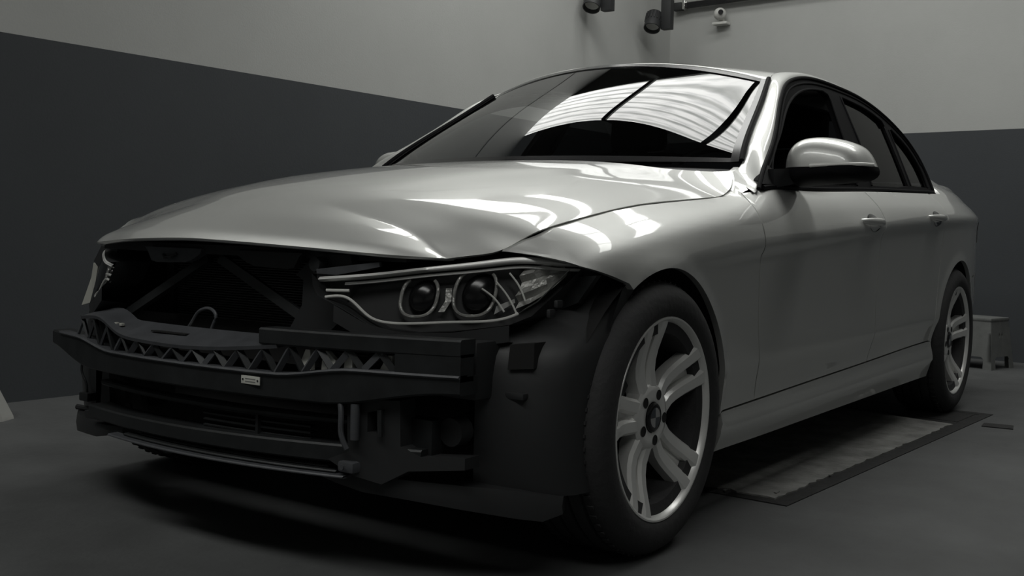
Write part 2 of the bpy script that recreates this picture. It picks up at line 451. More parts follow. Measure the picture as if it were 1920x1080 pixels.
# ------------------------------------------------------------------ hood
HW = Nat([.462, .42, .379, .345, .279, .173, -.08, -.302, -.528, -.61, -.676], [.58, .622, .66, .692, .72, .735, .745, .755, .762, .752, .72])
HEDGE = Nat([.462, .42, .379, .345, .279, .173, -.08, -.302, -.45, -.528, -.61, -.676], [.688, .6965, .7085, .734, .762, .785, .824, .844, .856, .866, .900, .942])
HSOFT = Nat([.462, .40, .345, .279, .173, -.08, -.302, -.45, -.528, -.61, -.676], [.672, .703, .730, .759, .786, .824, .845, .858, .870, .900, .942])
XF = Nat([-.58, -.515, -.41, -.28, -.15, 0, .15, .28, .41, .515, .58], [.462, .550, .600, .639, .664, .675, .664, .639, .600, .550, .462])
XR = Nat([-1, -.85, -.6, -.3, 0, .3, .6, .85, 1], [-.676, -.64, -.575, -.52, -.50, -.52, -.575, -.64, -.676])
HC = Nat([0, .012, .035, .08, .15, .26, .43, .68, .93, 1.18, 1.3], [.716, .729, .744, .766, .793, .829, .868, .910, .943, .969, .980])
def sstep(a, b, x):
    t = min(1, max(0, (x - a) / (b - a))); return t * t * (3 - 2 * t)      # also falls when a > b
def hood_point(u, v):
    av = abs(v)
    yf = .58 * v
    xf = float(XF(yf)); xr = float(XR(v))
    x = xf + (xr - xf) * u
    t = xf - x
    # strips fan out from the nose to the shut line
    y0 = v * .58; y1 = v * float(HW(x))
    y = y1 if x < .462 else y0
    y = y0 + (y1 - y0) * 1.0 if x < .462 else y0
    zc = float(HC(t)) - .028 * av ** 1.5 * sstep(.05, .62, x)
    ze = float(HEDGE(min(x, .462))); zs = float(HSOFT(min(x, .462)))
    fx = sstep(.68, .22, x); fx = fx + (1 - fx) * av ** 10
    z = zc + (zs - zc) * av ** 3.4 * fx + (ze - zs) * av ** 9
    yc = .20 + .30 * min(1, max(0, (.66 - x) / 1.2))
    z += .0045 * (1 / (1 + math.exp((abs(y) - yc) / .022)) - 0.5) * min(1, u * 6) * (1 - av ** 3)
    return (x, y, z)
def hood():
    NU, NV = 110, 120
    us = [(i / NU) ** 1.35 for i in range(NU + 1)]
    vs_ = [math.sin(math.pi / 2 * (2 * j / NV - 1) * .98) / math.sin(math.pi / 2 * .98) for j in range(NV + 1)]
    rows = [[hood_point(u, v) for v in vs_] for u in us]
    b = MB(); b.loft(rows)
    b.F = [tuple(reversed(f)) for f in b.F]
    # turned-down edges
    loop = [rows[0][j] for j in range(NV + 1)]
    b.loft([loop, [(x - .004, y, z - .005) for x, y, z in loop], [(x - .012, y * .995, z - .007) for x, y, z in loop], [(x - .045, y * .98, z - .003) for x, y, z in loop]])
    for e in (0, NV):
        s_ = -1 if e == 0 else 1
        col = [rows[i][e] for i in range(NU + 1)]
        b.loft([col, [(x - .001, y - s_ * .003, z - .004) for x, y, z in col], [(x - .004, y - s_ * .02, z - .006) for x, y, z in col]])
    col = [rows[NU][j] for j in range(NV + 1)]
    b.loft([col, [(x - .002, y, z - .014) for x, y, z in col]])
    return b.build('hood', PAINT, car, angle=55)
hood()

# ------------------------------------------------------------------ windscreen, roof, pillars
WEDGE = [(-.786, .704, .971), (-.843, .686, 1.014), (-1.001, .647, 1.111), (-1.172, .607, 1.211), (-1.294, .576, 1.287)]
_s = [0, .17, .50, .80, 1.0]
WE = [Nat(_s, [p[k] for p in WEDGE]) for k in range(3)]
WC = [Nat([0, .5, 1], [-.52, -.845, -1.205]), Nat([0, .5, 1], [.962, 1.180, 1.364])]
def ws_point(h, v):
    ex, ey, ez = (float(WE[k](h)) for k in range(3))
    cx, cz = float(WC[0](h)), float(WC[1](h))
    w = abs(v) ** 2.05
    return (cx + (ex - cx) * w, ey * v, cz + (ez - cz) * abs(v) ** 2.0)
def windscreen():
    b = MB(); n, mm = 40, 60
    b.loft([[ws_point(i / n, 2 * j / mm - 1) for j in range(mm + 1)] for i in range(n + 1)])
    g_ = b.build('windscreen', GLASS, car)
    for s_ in (1, -1):      # black ceramic edge and seal
        q = MB(); rows = []
        for i in range(41):
            h = i / 40
            rows.append([Vector(ws_point(h, s_ * .962)) + Vector((.002, 0, .003)), Vector(ws_point(h, s_ * 1.0)) + Vector((.004, s_ * .004, .006))])
        q.loft(rows); q.build('windscreen_seal', BLACKGL, g_)
        q = MB(); q.tube([Vector(ws_point(i / 40, s_)) + Vector((.004, s_ * .002, .007)) for i in range(41)], .0085, 8); q.build('windscreen_moulding', FRAMEBL, g_)
    q = MB(); q.loft([[Vector(ws_point(h, 2 * j / 60 - 1)) + Vector((.002, 0, .003)) for j in range(61)] for h in (.965, 1.0)])
    q.build('windscreen_header_band', BLACKGL, g_)
    q = MB(); q.loft([[Vector(ws_point(h, 2 * j / 60 - 1)) + Vector((.002, 0, .003)) for j in range(61)] for h in (-.0, .05)])
    q.build('windscreen_lower_band', BLACKGL, g_)
windscreen()
# inner edge of the pillars / roof rail, from cowl to boot
IN = smooth_curve([(-.668, .728, .932), (-.775, .710, .974)] + [(x - .004, y + .004, z + .004) for x, y, z in WEDGE[1:]] +
                  [(-1.40, .552, 1.327), (-1.60, .538, 1.354), (-1.85, .530, 1.367), (-2.15, .536, 1.360), (-2.42, .560, 1.312), (-2.68, .605, 1.195), (-2.92, .645, 1.09), (-3.12, .675, 1.032)], 120)
DLO_T = [(-.668, .889), (-.729, .934), (-.915, 1.037), (-1.074, 1.136), (-1.221, 1.228), (-1.313, 1.272), (-1.443, 1.310), (-1.595, 1.336), (-1.771, 1.351), (-1.998, 1.354), (-2.252, 1.345), (-2.40, 1.325), (-2.535, 1.294), (-2.665, 1.250), (-2.770, 1.190), (-2.822, 1.118), (-2.826, 1.035), (-2.812, .977)]
DLO_S = smooth_curve(DLO_T, 120)
OUT = [(x, float(Yglass(x, z)[0]) + .003, z) for x, z in smooth_curve([(-.640, .884)] + DLO_T[:-1] + [(-2.824, .995), (-2.86, .978)], 120)]
def pillar(side):
    # resample outer by matching arc fraction piecewise on x
    OX = np.array(OUT); IX = np.array(IN); rows = []
    tI = np.linspace(0, 1, 120)
    for i in range(120):
        lag = max(0.0, i - 4.0 * sstep(14, 28, i) * sstep(62, 42, i)); k0 = int(lag)
        a = Vector(IX[i]); c = Vector(OX[k0]).lerp(Vector(OX[min(k0 + 1, 119)]), lag - k0); row = []
        t = Vector(IX[min(i + 1, 119)]) - Vector(IX[max(i - 1, 0)])
        n = t.cross(c - a); n.normalize()
        if n.dot(Vector((0, 1, .6))) < 0: n = -n
        bulge = (.015 if i < 45 else .015 - .002 * min(1, (i - 45) / 15)) * min(1, i / 10) * min(1, (119 - i) / 12)
        for k in range(11):
            w = k / 10
            p = a.lerp(c, w) - n * .008 * (1 - min(1, i / 9)) + n * (bulge * (4 * w * (1 - w)) ** .8)
            row.append((p.x, p.y * side, p.z))
        rows.append(row)
    # inner return so that the edge against the DLO has depth
    for i in range(120):
        p = rows[i][-1]; rows[i].append((p[0], p[1] - side * .012, p[2] - .002))
    b = MB(); b.loft(rows)
    return b.build('roof_rail', PAINT, car, angle=60)
for s_ in (1, -1): pillar(s_)
def roof():
    E_ = [(x, y - .003, z - .002) for x, y, z in IN if -2.46 < x < -1.285]
    X = np.array(E_); ex = Nat(-X[:, 0], X[:, 1]); ez = Nat(-X[:, 0], X[:, 2])
    cz = Nat([1.205, 1.45, 1.7, 2.0, 2.3, 2.52], [1.367, 1.382, 1.388, 1.383, 1.362, 1.332])
    rows = []
    for i in range(50):
        t = i / 49; row = []
        x_e = -1.30 + (-2.44 + 1.30) * t; x_c = -1.21 + (-2.52 + 1.21) * t
        for j in range(61):
            v = 2 * j / 60 - 1
            w = abs(v) ** 2.05
            row.append((x_c + (x_e - x_c) * w, v * float(ex(-x_e)), float(cz(-x_c)) + (float(ez(-x_e)) - float(cz(-x_c))) * abs(v) ** 2.4))
        rows.append(row)
    b = MB()
    first = rows[0]
    b.loft([[(p[0] + .003, p[1], p[2] - .014) for p in first], [(p[0] + .004, p[1], p[2] - .004) for p in first]] + rows)
    b.build('roof', PAINT, car, angle=60)
    # rear window and boot lid
    top = rows[-1]; rw = []
    for i in range(21):
        t = i / 20; row = []
        for j in range(41):
            v = 2 * j / 40 - 1
            a = Vector(top[int(round(j * 60 / 40))]); c = Vector((-3.12 - .05 * (1 - v * v), v * .665, 1.035 + .012 * (1 - v * v)))
            p = a.lerp(c, t); p.z += .02 * math.sin(math.pi * t); row.append(p)
        rw.append(row)
    q = MB(); q.loft(rw); q.build('rear_window', GLASSDK, car)
    rw = []
    for i in range(25):
        t = i / 24; row = []
        for j in range(41):
            v = 2 * j / 40 - 1
            x = -3.17 - .62 * t - .05 * (1 - v * v)
            if t > .93: pass
            row.append((x, v * (.672 - .06 * t * t), 1.047 + .018 * math.sin(math.pi * t * .8) - .03 * abs(v) ** 4))
        rw.append(row)
    last = rw[-1]
    rw += [[(p[0] - .01, p[1], p[2] - .02) for p in last], [(p[0] + .02, p[1], p[2] - .15) for p in last], [(p[0] + .01, p[1], p[2] - .34) for p in last]]
    q = MB(); q.loft(rw); q.build('boot_lid', PAINT, car, angle=60)
    # tail panel and rear bumper
    q = MB(); rw = []
    for z in np.linspace(.25, .98, 16):
        rw.append([(-3.80 - .09 * (1 - (2 * j / 30 - 1) ** 2) - (.03 if z < .62 else 0), (2 * j / 30 - 1) * float(Yside(-3.79, z)[0]), z) for j in range(31)])
    q.loft(rw); q.build('rear_bumper', PAINT, car)
roof()

# ------------------------------------------------------------------ side windows
G1 = smooth_curve([(-.800, .915), (-.836, .957), (-1.016, 1.068), (-1.190, 1.166), (-1.352, 1.236), (-1.501, 1.277), (-1.65, 1.300), (-1.745, 1.307)], 30) + \
     [(-1.785, 1.298), (-1.797, 1.278), (-1.725, 1.124), (-1.645, .948)] + [(x, float(BELT(x)) + .018) for x in (-1.5, -1.2, -1.0)]
G2 = [(-1.832, .957)] + [(-1.921, 1.131), (-1.955, 1.290)] + smooth_curve([(-1.970, 1.310), (-2.155, 1.303), (-2.33, 1.285), (-2.436, 1.261)], 14) + [(-2.446, 1.240), (-2.388, .984)] + [(x, float(BELT(x)) + .018) for x in (-2.2, -2.0)]
G3 = [(-2.430, .987), (-2.498, 1.228)] + smooth_curve([(-2.533, 1.235), (-2.657, 1.184), (-2.742, 1.105), (-2.752, 1.03), (-2.738, .993)], 14)
def dlo(side):
    o = [tuple(p) for p in DLO_S[2:]] + [(x, float(BELT(x)) + .001) for x in (-2.79, -2.6, -2.3, -2.0, -1.7, -1.4, -1.1, -.9, -.75)]
    fr = panel('window_surround', o, Yglass, FRAMEBL, car, side, holes=[G1, G2, G3], sp=.016, flange=.02)
    for nm, gg, d, mt in (('window_pane', [(x, z - .34) for x, z in G1], ('f', side), SIDEGLASS), ('window_pane', G2, ('r', side), GLASSDK), ('window_pane', G3, ('r', side), GLASSDK)):
        panel(nm, gg, Yglass, mt, doors[d], side, sp=.03, flange=0, off=-.010 if d[0] == 'r' else -.045)
    # outer bright-less trim moulding and inner seals
    def strip(pts, r, name, mt, off=.004):
        b = MB(); b.tube([(x, side * (float(Yglass(x, z)[0]) + off), z) for x, z in pts], r, 8); return b.build(name, mt, fr)
    strip(DLO_S, .0065, 'trim_moulding', FRAMEBL)
    bl = [(x, float(BELT(x)) + .004) for x in np.linspace(-.70, -2.808, 30)]
    strip(bl, .0075, 'belt_moulding', FRAMEBL)
    strip(G1[:30] + G1[30:34], .005, 'window_seal', FRAMEBL, .001)
    strip(G2[:18], .0045, 'window_seal', FRAMEBL, .001)
    strip(G3, .0045, 'window_seal', FRAMEBL, .001)
    # second fine moulding that follows the outline inside the frame
    ins = []
    for i in range(6, 114):
        (xa, za), (xc, zc_) = DLO_S[i - 1], DLO_S[i + 1]; l = math.hypot(xc - xa, zc_ - za)
        ins.append((DLO_S[i][0] - .020 * (zc_ - za) / l, DLO_S[i][1] + .020 * (xc - xa) / l))
    strip(ins, .004, 'frame_bead', FRAMEBL, .002)
for s_ in (1, -1): dlo(s_)

# ------------------------------------------------------------------ door handles
def handle(door, side, x, z):
    y = float(Yside(x, z)[0])
    cup = MB(); rows = []
    for i in range(13):
        t = i / 12; a = -.5 * math.pi + math.pi * t
        xx = x + .062 * math.sin(a) if False else x + (t - .5) * .125
        hh = .030 * math.sqrt(max(0, 1 - (2 * t - 1) ** 2)) + .001
        rows.append([(xx, side * (float(Yside(xx, z + k * hh)[0]) + .0006 if abs(k) == 1 else float(Yside(xx, z)[0]) - .001 + .0022), z + k * hh) for k in (-1, -.5, 0, .5, 1)])
    cup.loft(rows); cup.build('handle_recess', BLACKGL, door)
    b = MB(); rows = []
    for i in range(25):
        t = i / 24; xx = x + .012 + (t - .5) * .215
        lift = .030 * math.sin(math.pi * min(1, max(0, t))) ** .55
        h = .013 * (0.55 + .45 * math.sin(math.pi * t) ** .5); d = .008
        yb = float(Yside(xx, z)[0]) + lift - .008
        rows.append([(xx, side * (yb + d * math.cos(q)), z + .004 + h * math.sin(q)) for q in [2 * math.pi * k / 12 for k in range(12)]])
    b.loft(rows, closed=True, cap=True)
    b.build('door_handle', PAINT, door)
for s_ in (1, -1):
    handle(doors[('f', s_)], s_, -1.50, .812); handle(doors[('r', s_)], s_, -2.34, .848)

# ------------------------------------------------------------------ door mirrors
def mirror_unit(side, fold=0.0):
    piv = Vector((-.93, .80, .95))
    def T(x, y, z):
        p = Vector((x, y, z)) - piv
        if fold: p = Matrix.Rotation(fold, 3, 'Z') @ p
        p += piv; return (p.x, p.y * side, p.z)
    top = smooth_curve([(.788, .962), (.792, .997), (.807, 1.029), (.836, 1.050), (.877, 1.057), (.937, 1.051), (.985, 1.037), (1.009, 1.024), (1.032, .997), (1.046, .968)], 36)
    ci = Vector((.905, .972))
    b = MB(); rows = []
    for k in range(13):            # dome towards the front (+x)
        s = (k / 12) ** .8; d = (1 - s ** 3.2) ** .5
        rows.append([T(-.95 + .105 * d, ci.x + (y - ci.x) * s, .962 + (z - .962) * s) for y, z in top])
    rows.append([T(-1.0, ci.x + (y - ci.x) * .985, .962 + (z - .962) * .985) for y, z in top])
    b.loft(rows)
    mir = b.build('door_mirror', PAINT, car, angle=60)
    low = MB()
    bot = smooth_curve([(.788, .962), (.786, .935), (.80, .917), (.86, .914), (.93, .918), (1.0, .924), (1.036, .932), (1.050, .948), (1.046, .968)], 30)
    rows = []
    for k in range(9):
        s = (k / 8) ** .8; d = (1 - s ** 3.2) ** .5
        rows.append([T(-.95 + .108 * d, ci.x + (y - ci.x) * s, .962 + (z - .962) * s) for y, z in bot])
    rows.append([T(-1.0, y, z) for y, z in bot])
    low.loft(rows)
    low.build('mirror_underside', FRAMEBL, mir, angle=60)
    # glass plate closing the back
    allp = top + list(reversed(bot))
    q = MB(); q.add([T(-.99, y, z) for y, z in allp], [tuple(range(len(allp)))]); q.build('mirror_glass', CHROME, mir, smooth=False)
    q = MB(); q.tube([T(-.840, .893, .9650), T(-.843, .93, .967), T(-.858, .99, .969), T(-.885, 1.033, .970), T(-.925, 1.052, .970)], .0055, 8)
    q.build('indicator_strip', LIGHTBAR, mir)
    q = MB(); q.sweep([T(-.905, .805 if not fold else .79, .938), (-.86, side * .785, .932), (-.80, side * .765, .925)], [.07, .08, .09], [.045, .05, .055]); q.build('mirror_arm', BLACKPL, mir, angle=30)
    # triangular mirror foot
    q = MB(); tri = [(-.705, .905), (-.80, .965), (-.825, .955), (-.80, .908)]
    q.prism([(x, side * (float(Yglass(x, z)[0]) + .006), z) for x, z in tri], (0, -.02 * side, 0)); q.build('mirror_foot', BLACKPL, mir, smooth=False)
mirror_unit(1); mirror_unit(-1, 1.1)

# ------------------------------------------------------------------ wheels
def wheel_part_meshes():
    out = {}
    # tyre: outward is +y, outer flange plane at y = 0
    b = MB(); R = .322
    prof = [(.236, -.006), (.240, .004), (.248, .010), (.262, .014), (.280, .013), (.296, .007), (.308, -.003), (.3165, -.016)]
    prof = [(r, y) for r, y in prof]
    def tread(y): return R - .004 * ((y + .102) / .09) ** 2
    ys = []
    grooves = [-.045, -.082, -.122, -.159]
    prof.append((tread(-.024), -.024))
    for gc in grooves:
        prof += [(tread(gc + .0050), gc + .0050), (tread(gc + .0042) - .007, gc + .0038), (tread(gc) - .007, gc - .0038), (tread(gc - .0050), gc - .0050)]
    prof += [(tread(-.18), -.18), (.3165, -.188), (.308, -.201), (.296, -.211), (.280, -.217), (.262, -.218), (.244, -.215), (.232, -.21), (.226, -.198), (.20, -.19), (.20, -.012)]
    b.lathe_y(prof, 96, closed=True); out['tyre'] = (b, RUBBER, 24)
    # shoulder blocks of the tread pattern
    b = MB()
    for k in range(72):
        a = 2 * math.pi * k / 72; da = .012
        for (y0, y1) in ((-.022, -.038), (-.166, -.182)):
            P = []
            for aa, rr in ((a - da, .312), (a + da, .312), (a + da, .3225), (a - da, .3225)):
                P.append((rr * math.cos(aa), y0, rr * math.sin(aa)))
            b.prism(P, (0, y1 - y0, 0))
    out['tread_block_row'] = (b, RUBBER, 30)
    # rim barrel
    b = MB()
    b.lathe_y([(.2385, -.004), (.2400, .003), (.2385, .006), (.2345, .006), (.230, .002), (.2265, -.006), (.2225, -.016), (.2160, -.030), (.2130, -.05), (.205, -.10), (.200, -.17), (.214, -.20), (.236, -.205)], 96)
    out['rim'] = (b, ALLOY, 40)
    return out
def spoke_mesh(th):
    """one double spoke: two ribs joined by a recessed web"""
    d = Vector((-math.cos(th), 0, math.sin(th))); t = Vector((math.sin(th), 0, math.cos(th)))
    b = MB()
    rs = [.040, .060, .080, .105, .130, .155, .180, .200, .2165, .229]
    face = Nat([.04, .06, .08, .105, .13, .155, .18, .2, .2165, .229], [-.030, -.030, -.033, -.036, -.033, -.026, -.016, -.008, -.002, .001])
    offn = Nat([.04, .07, .105, .15, .19, .226], [.017, .021, .025, .0295, .033, .0365])
    wid = Nat([.04, .07, .105, .15, .19, .226], [.038, .038, .038, .038, .040, .046])
    for s in (-1, 1):
        rows = []
        for r in rs:
            o = s * float(offn(r)); w = float(wid(r)) / 2; y = float(face(r)); yb = y - .034 - .01 * (r < .1)
            sec = [(-w, yb), (-w, y - .008), (-w * .62, y), (w * .30 * 1, y + .0005), (w * .62, y), (w, y - .008), (w, yb)]
            rows.append([d * r + t * (o + a) + Vector((0, yy, 0)) for a, yy in sec])
        b.loft(rows, closed=True, cap=True)
    # web between the ribs
    rows = []
    for r in [.05, .08, .11, .14, .17, .20, .222]:
        o = float(offn(r)); y = float(face(r)) - .007 - .016 * min(1, max(0, (r - .075) / .05))
        rows.append([d * r - t * o + Vector((0, y, 0)), d * r + t * o + Vector((0, y, 0)), d * r + t * o + Vector((0, y - .012, 0)), d * r - t * o + Vector((0, y - .012, 0))])
    b.loft(rows, closed=True, cap=True)
    return b
WP = wheel_part_meshes()
ANG = [173, 101, 29, -43, 245]
protos = {}
def make_wheel(loc, side, spin=0.0, name='wheel'):
    first = 'rim' not in protos
    if first:
        protos['rim'] = WP['rim'][0].build('wheel', ALLOY, None).data
    root = bpy.data.objects.get('wheel') if first else bpy.data.objects.new('wheel', protos['rim'])
    if not first: COL.objects.link(root)
    root.parent = car; root.location = loc
    root.rotation_euler = (0, spin, 0) if side > 0 else (0, spin, math.pi)
    def child(key, build, nm):
        if key not in protos:
            o = build(); protos[key] = o.data; o.parent = root
        else:
            o = bpy.data.objects.new(nm, protos[key]); COL.objects.link(o); o.parent = root
        return o
    child('tyre', lambda: WP['tyre'][0].build('tyre', RUBBER, None, angle=24), 'tyre')
    tb = child('tb', lambda: WP['tread_block_row'][0].build('tread_pattern', RUBBER, None, angle=20), 'tread_pattern')
    tb['kind'] = 'stuff'
    for i, a in enumerate(ANG):
        child('spoke%d' % i, lambda a=a: spoke_mesh(math.radians(a)).build('spoke', ALLOY, None, angle=30), 'spoke')
    def hubm():
        b = MB()
        b.lathe_y([(.036, -.040), (.036, -.030), (.040, -.0275), (.058, -.0275), (.072, -.030), (.078, -.036), (.078, -.07)], 60)
        return b.build('hub', ALLOY, None, angle=35)
    child('hub', hubm, 'hub')
    def boltm(a):
        c = (-.056 * math.cos(a), 0, .056 * math.sin(a)); b = MB()
        b.lathe_y([(.0125, -.0268), (.0125, -.0272), (.0105, -.0274), (.0, -.0274)][::-1], 20, c=c)
        return b.build('bolt_hole', VOID, None)
    for i, a in enumerate(ANG):
        aa = math.radians(a + 36); child('bolt%d' % i, lambda aa=aa: boltm(aa), 'bolt_hole')
    def capm():
        b = MB(); b.lathe_y([(.0345, -.034), (.0345, -.0255), (.0325, -.0235), (.024, -.0222), (.0232, -.0222)], 48)
        return b.build('centre_cap', BLACKGL, None)
    cap = child('cap', capm, 'centre_cap')
    def badge(q):
        b = MB(); n = 12
        P = [(0, -.0212, 0)] + [(-.0232 * math.cos(q + math.pi / 2 * k / n), -.0222, .0232 * math.sin(q + math.pi / 2 * k / n)) for k in range(n + 1)]
        b.add(P, [(0, k + 1, k + 2) for k in range(n)]); return b
    QM = [mat('badge_white', (.30, .30, .30), rough=.3), mat('badge_blue', (.035, .042, .052), rough=.3)]
    for i in range(4):
        child('badge%d' % i, lambda i=i: badge(i * math.pi / 2).build('badge_quadrant', QM[i % 2], None), 'badge_quadrant')
    def disc():
        b = MB(); b.lathe_y([(.07, -.085), (.158, -.085), (.158, -.107), (.07, -.107)], 60, closed=True); return b.build('brake_disc', STEEL, None)
    child('disc', disc, 'brake_disc')
    def valve():
        b = MB(); a = math.radians(270); b.tube([(-.196 * math.cos(a), -.050, .196 * math.sin(a)), (-.19 * math.cos(a), -.030, .19 * math.sin(a))], .0035, 8); return b.build('valve_stem', BLACKPL, None)
    child('valve', valve, 'valve_stem')
    return root
make_wheel((0, .868, .322), 1)
make_wheel((-2.81, .886, .322), 1, math.radians(-14))
make_wheel((0, -.868, .322), -1, .3)
make_wheel((-2.81, -.886, .322), -1, .9)

# brake calipers, wheel-house liners
def wheelhouse(cx, side):
    b = MB(); rows = []
    r = .365
    for i in range(33):
        a = math.radians(-14 + 208 * i / 32)
        x = cx + r * math.cos(a); z = .322 + r * math.sin(a)
        yo = float(Yside(x, max(.2, z))[0]) - .012
        rows.append([(x, side * yo, z), (x, side * .70, z), (x, side * .56, z)])
    b.loft(rows)
    inner = [r_[-1] for r_ in rows]
    b.add(inner, [tuple(range(len(inner)))])
    o = b.build('wheel_arch_liner', VOID, car); return o
for cx in (0, -2.81):
    for s_ in (1, -1):
        wheelhouse(cx, s_)
        q = MB(); a0 = 25 if cx == 0 else 205
        rows = []
        for i in range(9):
            a = math.radians(a0 - 26 + 52 * i / 8)
            rows.append([(cx + r * math.cos(a), s_ * y, .322 + r * math.sin(a)) for r, y in ((.10, .765), (.165, .765), (.172, .80), (.10, .805))])
        q.loft(rows, closed=True, cap=True); q.build('brake_caliper', DARKMET, car)

# ------------------------------------------------------------------ headlamps
_xh = Nat([.30, .356, .42, .48, .54, .60, .66, .72, .78, .84, .88], [.655, .63, .605, .572, .535, .49, .44, .395, .35, .295, .255])
def Xhead(y, z, dx=0.0): return _xh(y) - .30 * (np.asarray(z) - .6) + dx
def panel_x(name, outline, dx, material, parent, side, sp=.010, depth=0.0, holes=()):
    V2, T, loops, _ = tri_panel(outline, holes, sp)
    x = Xhead(V2[:, 0], V2[:, 1], dx)
    V = [(x[i], V2[i, 0] * side, V2[i, 1]) for i in range(len(V2))]; Fc = []
    for t in T:
        a, b, c = V2[t[0]], V2[t[1]], V2[t[2]]
        ccw = (b[0] - a[0]) * (c[1] - a[1]) - (b[1] - a[1]) * (c[0] - a[0]) > 0
        flip = (not ccw) if side > 0 else ccw
        Fc.append((t[0], t[2], t[1]) if flip else tuple(t))
    if depth:
        for l in loops:
            k = len(V); n = len(l)
            for i in l: V.append(V[i])
            for i in l: V.append((V[i][0] - depth, V[i][1], V[i][2]))
            for i in range(n):
                j = (i + 1) % n; Fc.append((k + i, k + j, k + n + j, k + n + i))
    return obj(name, V, Fc, material, parent, angle=45)
LENS_O = [(.3451, .6462), (.3523, .624), (.3671, .6078), (.4164, .5876), (.4525, .5691), (.4889, .5484), (.5421, .5426), (.62, .5479), (.7051, .5622), (.7382, .5796), (.7759, .6262), (.8109, .6799), (.784, .6904), (.7296, .6932), (.6936, .6921), (.642, .6816), (.5565, .6667), (.4638, .6526), (.4037, .6438)]
LED_L = [(.3717, .5998), (.4164, .6005), (.4339, .59), (.4752, .5583), (.4956, .5524), (.5342, .5505), (.6217, .5561), (.7073, .5705), (.7171, .5763)]
def headlamp(side):
    def P(y, z, dx=0): return (float(Xhead(y, z, dx)), y * side, z)
    cy, cz = .57, .615
    big = [(cy + (y - cy) * 1.035, cz + (z - cz) * 1.10 - (.004 if z < .62 else 0)) for y, z in LENS_O]
    h = panel_x('headlamp', big, -.055, BLACKPL, car, side, sp=.016, depth=.05)
    # skirt of the housing between the rim and the bowl
    b = MB(); n = len(big); D1 = dense(big, .012)
    b.loft([[P(y, z, -.055) for y, z in D1] + [P(*D1[0], -.055)], [P(y, z, -.004) for y, z in D1] + [P(*D1[0], -.004)]])
    b.build('housing_rim', BLACKPL, h)
    panel_x('headlamp_lens', LENS_O, 0.0, LENS, h, side)
    # lower housing body under the lens
    b = MB(); low = [(.40, .585), (.47, .548), (.54, .532), (.62, .535), (.71, .552)]
    rows = []
    for y, z in low: rows.append([P(y, z, -.002), P(y, z - .035, -.012), P(y, z - .045, -.09), P(y, z - .0, -.12)])
    b.loft(rows); b.build('housing_base', BLACKPL, h)
    # chrome brow
    top = smooth_curve([(.3557, .642), (.4606, .6535), (.5536, .6688), (.6394, .6837), (.7135, .695), (.7733, .6889), (.8044, .6819)], 40)
    bot = smooth_curve([(.358, .632), (.4626, .6435), (.5553, .6588), (.6413, .6714), (.7156, .6815), (.775, .6777), (.8051, .6774)], 40)
    b = MB(); b.loft([[P(y, z, -.004) for y, z in top], [P((a[0] + c[0]) / 2, (a[1] + c[1]) / 2, .0015) for a, c in zip(top, bot)], [P(y, z, -.004) for y, z in bot], [P(y, z - .001, -.022) for y, z in bot]])
    b.build('chrome_brow', BROW, h, angle=80)
    b = MB(); b.loft([[P(y, z - .0045, -.016) for y, z in bot[4:]], [P(y, z - .010, -.016) for y, z in bot[4:]], [P(y, z - .011, -.03) for y, z in bot[4:]]])
    b.build('brow_step', BROW, h)
    led = smooth_curve(LED_L, 60)
    b = MB(); b.tube([P(y, z, -.012) for y, z in led], .0033, 8); b.build('light_guide', LIGHTBAR, h)
    b = MB(); b.tube([P(y, z, -.012) for y, z in ((.3706, .6143), (.3942, .6147), (.4187, .6151))], .0033, 8); b.build('light_guide', LIGHTBAR, h)
    b = MB(); b.tube([P(y, z, -.010) for y, z in ((.7171, .5763), (.7472, .6027), (.7904, .6713))], .0016, 6); b.build('lens_edge', CHROME, h)
    for (y0, z0, y1, z1, nm) in ((.6472, .6266, .692, .5789, 'slash_bar'), (.6686, .6418, .7156, .5718, 'slash_bar'), (.6882, .6603, .7244, .602, 'slash_bar')):
        ym, zm = (y0 + y1) / 2 + .0015, (z0 + z1) / 2 + .004
        b = MB(); b.tube(smooth_curve([P(y0, z0, -.013), P(ym, zm, -.013), P(y1, z1, -.013)], 10), .0022, 8); b.build(nm, LIGHTBAR, h)
    # two projectors with open rings
    for (yc, zc, ry, rz) in ((.5385, .6055, .0315, .0415), (.6305, .6160, .0335, .0485)):
        b = MB(); pts = []
        for k in range(33):
            a = math.radians(128 + 284 * k / 32)
            e = 1 / (abs(math.cos(a)) ** 2.6 + abs(math.sin(a)) ** 2.6) ** (1 / 2.6)
            pts.append(P(yc + ry * e * math.cos(a), zc + rz * e * math.sin(a), -.030))
        b.tube(pts, .0040, 8); b.build('corona_ring', REFLECTOR, h)
        b = MB(); rows = []
        for k in range(9):
            q = math.pi / 2 * k / 8
            row = []
            for j in range(28):
                a = 2 * math.pi * j / 28
                x_, y_, z_ = P(yc + ry * .86 * math.sin(q) * math.cos(a), zc + rz * .86 * math.sin(q) * math.sin(a), -.048)
                row.append((x_ + .016 * math.cos(q), y_ + .006 * side * math.cos(q), z_))
            rows.append(row)
        b.loft(rows, closed=True); b.build('projector_lens', BLACKGL, h, angle=70)
    b = MB(); rows = []
    for y, z0, z1 in ((.705, .585, .668), (.728, .598, .676), (.752, .618, .682), (.778, .652, .680)):
        rows.append([P(y, z, -.024 - .010 * math.sin((z - z0) * 160)) for z in np.linspace(z0, z1, 7)])
    b.loft(rows); b.build('corner_reflector', REFLECTOR, h, angle=5)
    q = MB(); rows = []
    for y, z in ((.575, .575), (.583, .598), (.580, .625)):
        rows.append([P(y, z, -.033), P(y + .010, z, -.033)])
    q.loft(rows); q.build('ring_bridge', REFLECTOR, h)
    q = MB(); rows = [[P(.668, .572, -.030), P(.672, .590, -.024)], [P(.700, .598, -.030), P(.700, .606, -.024)]]
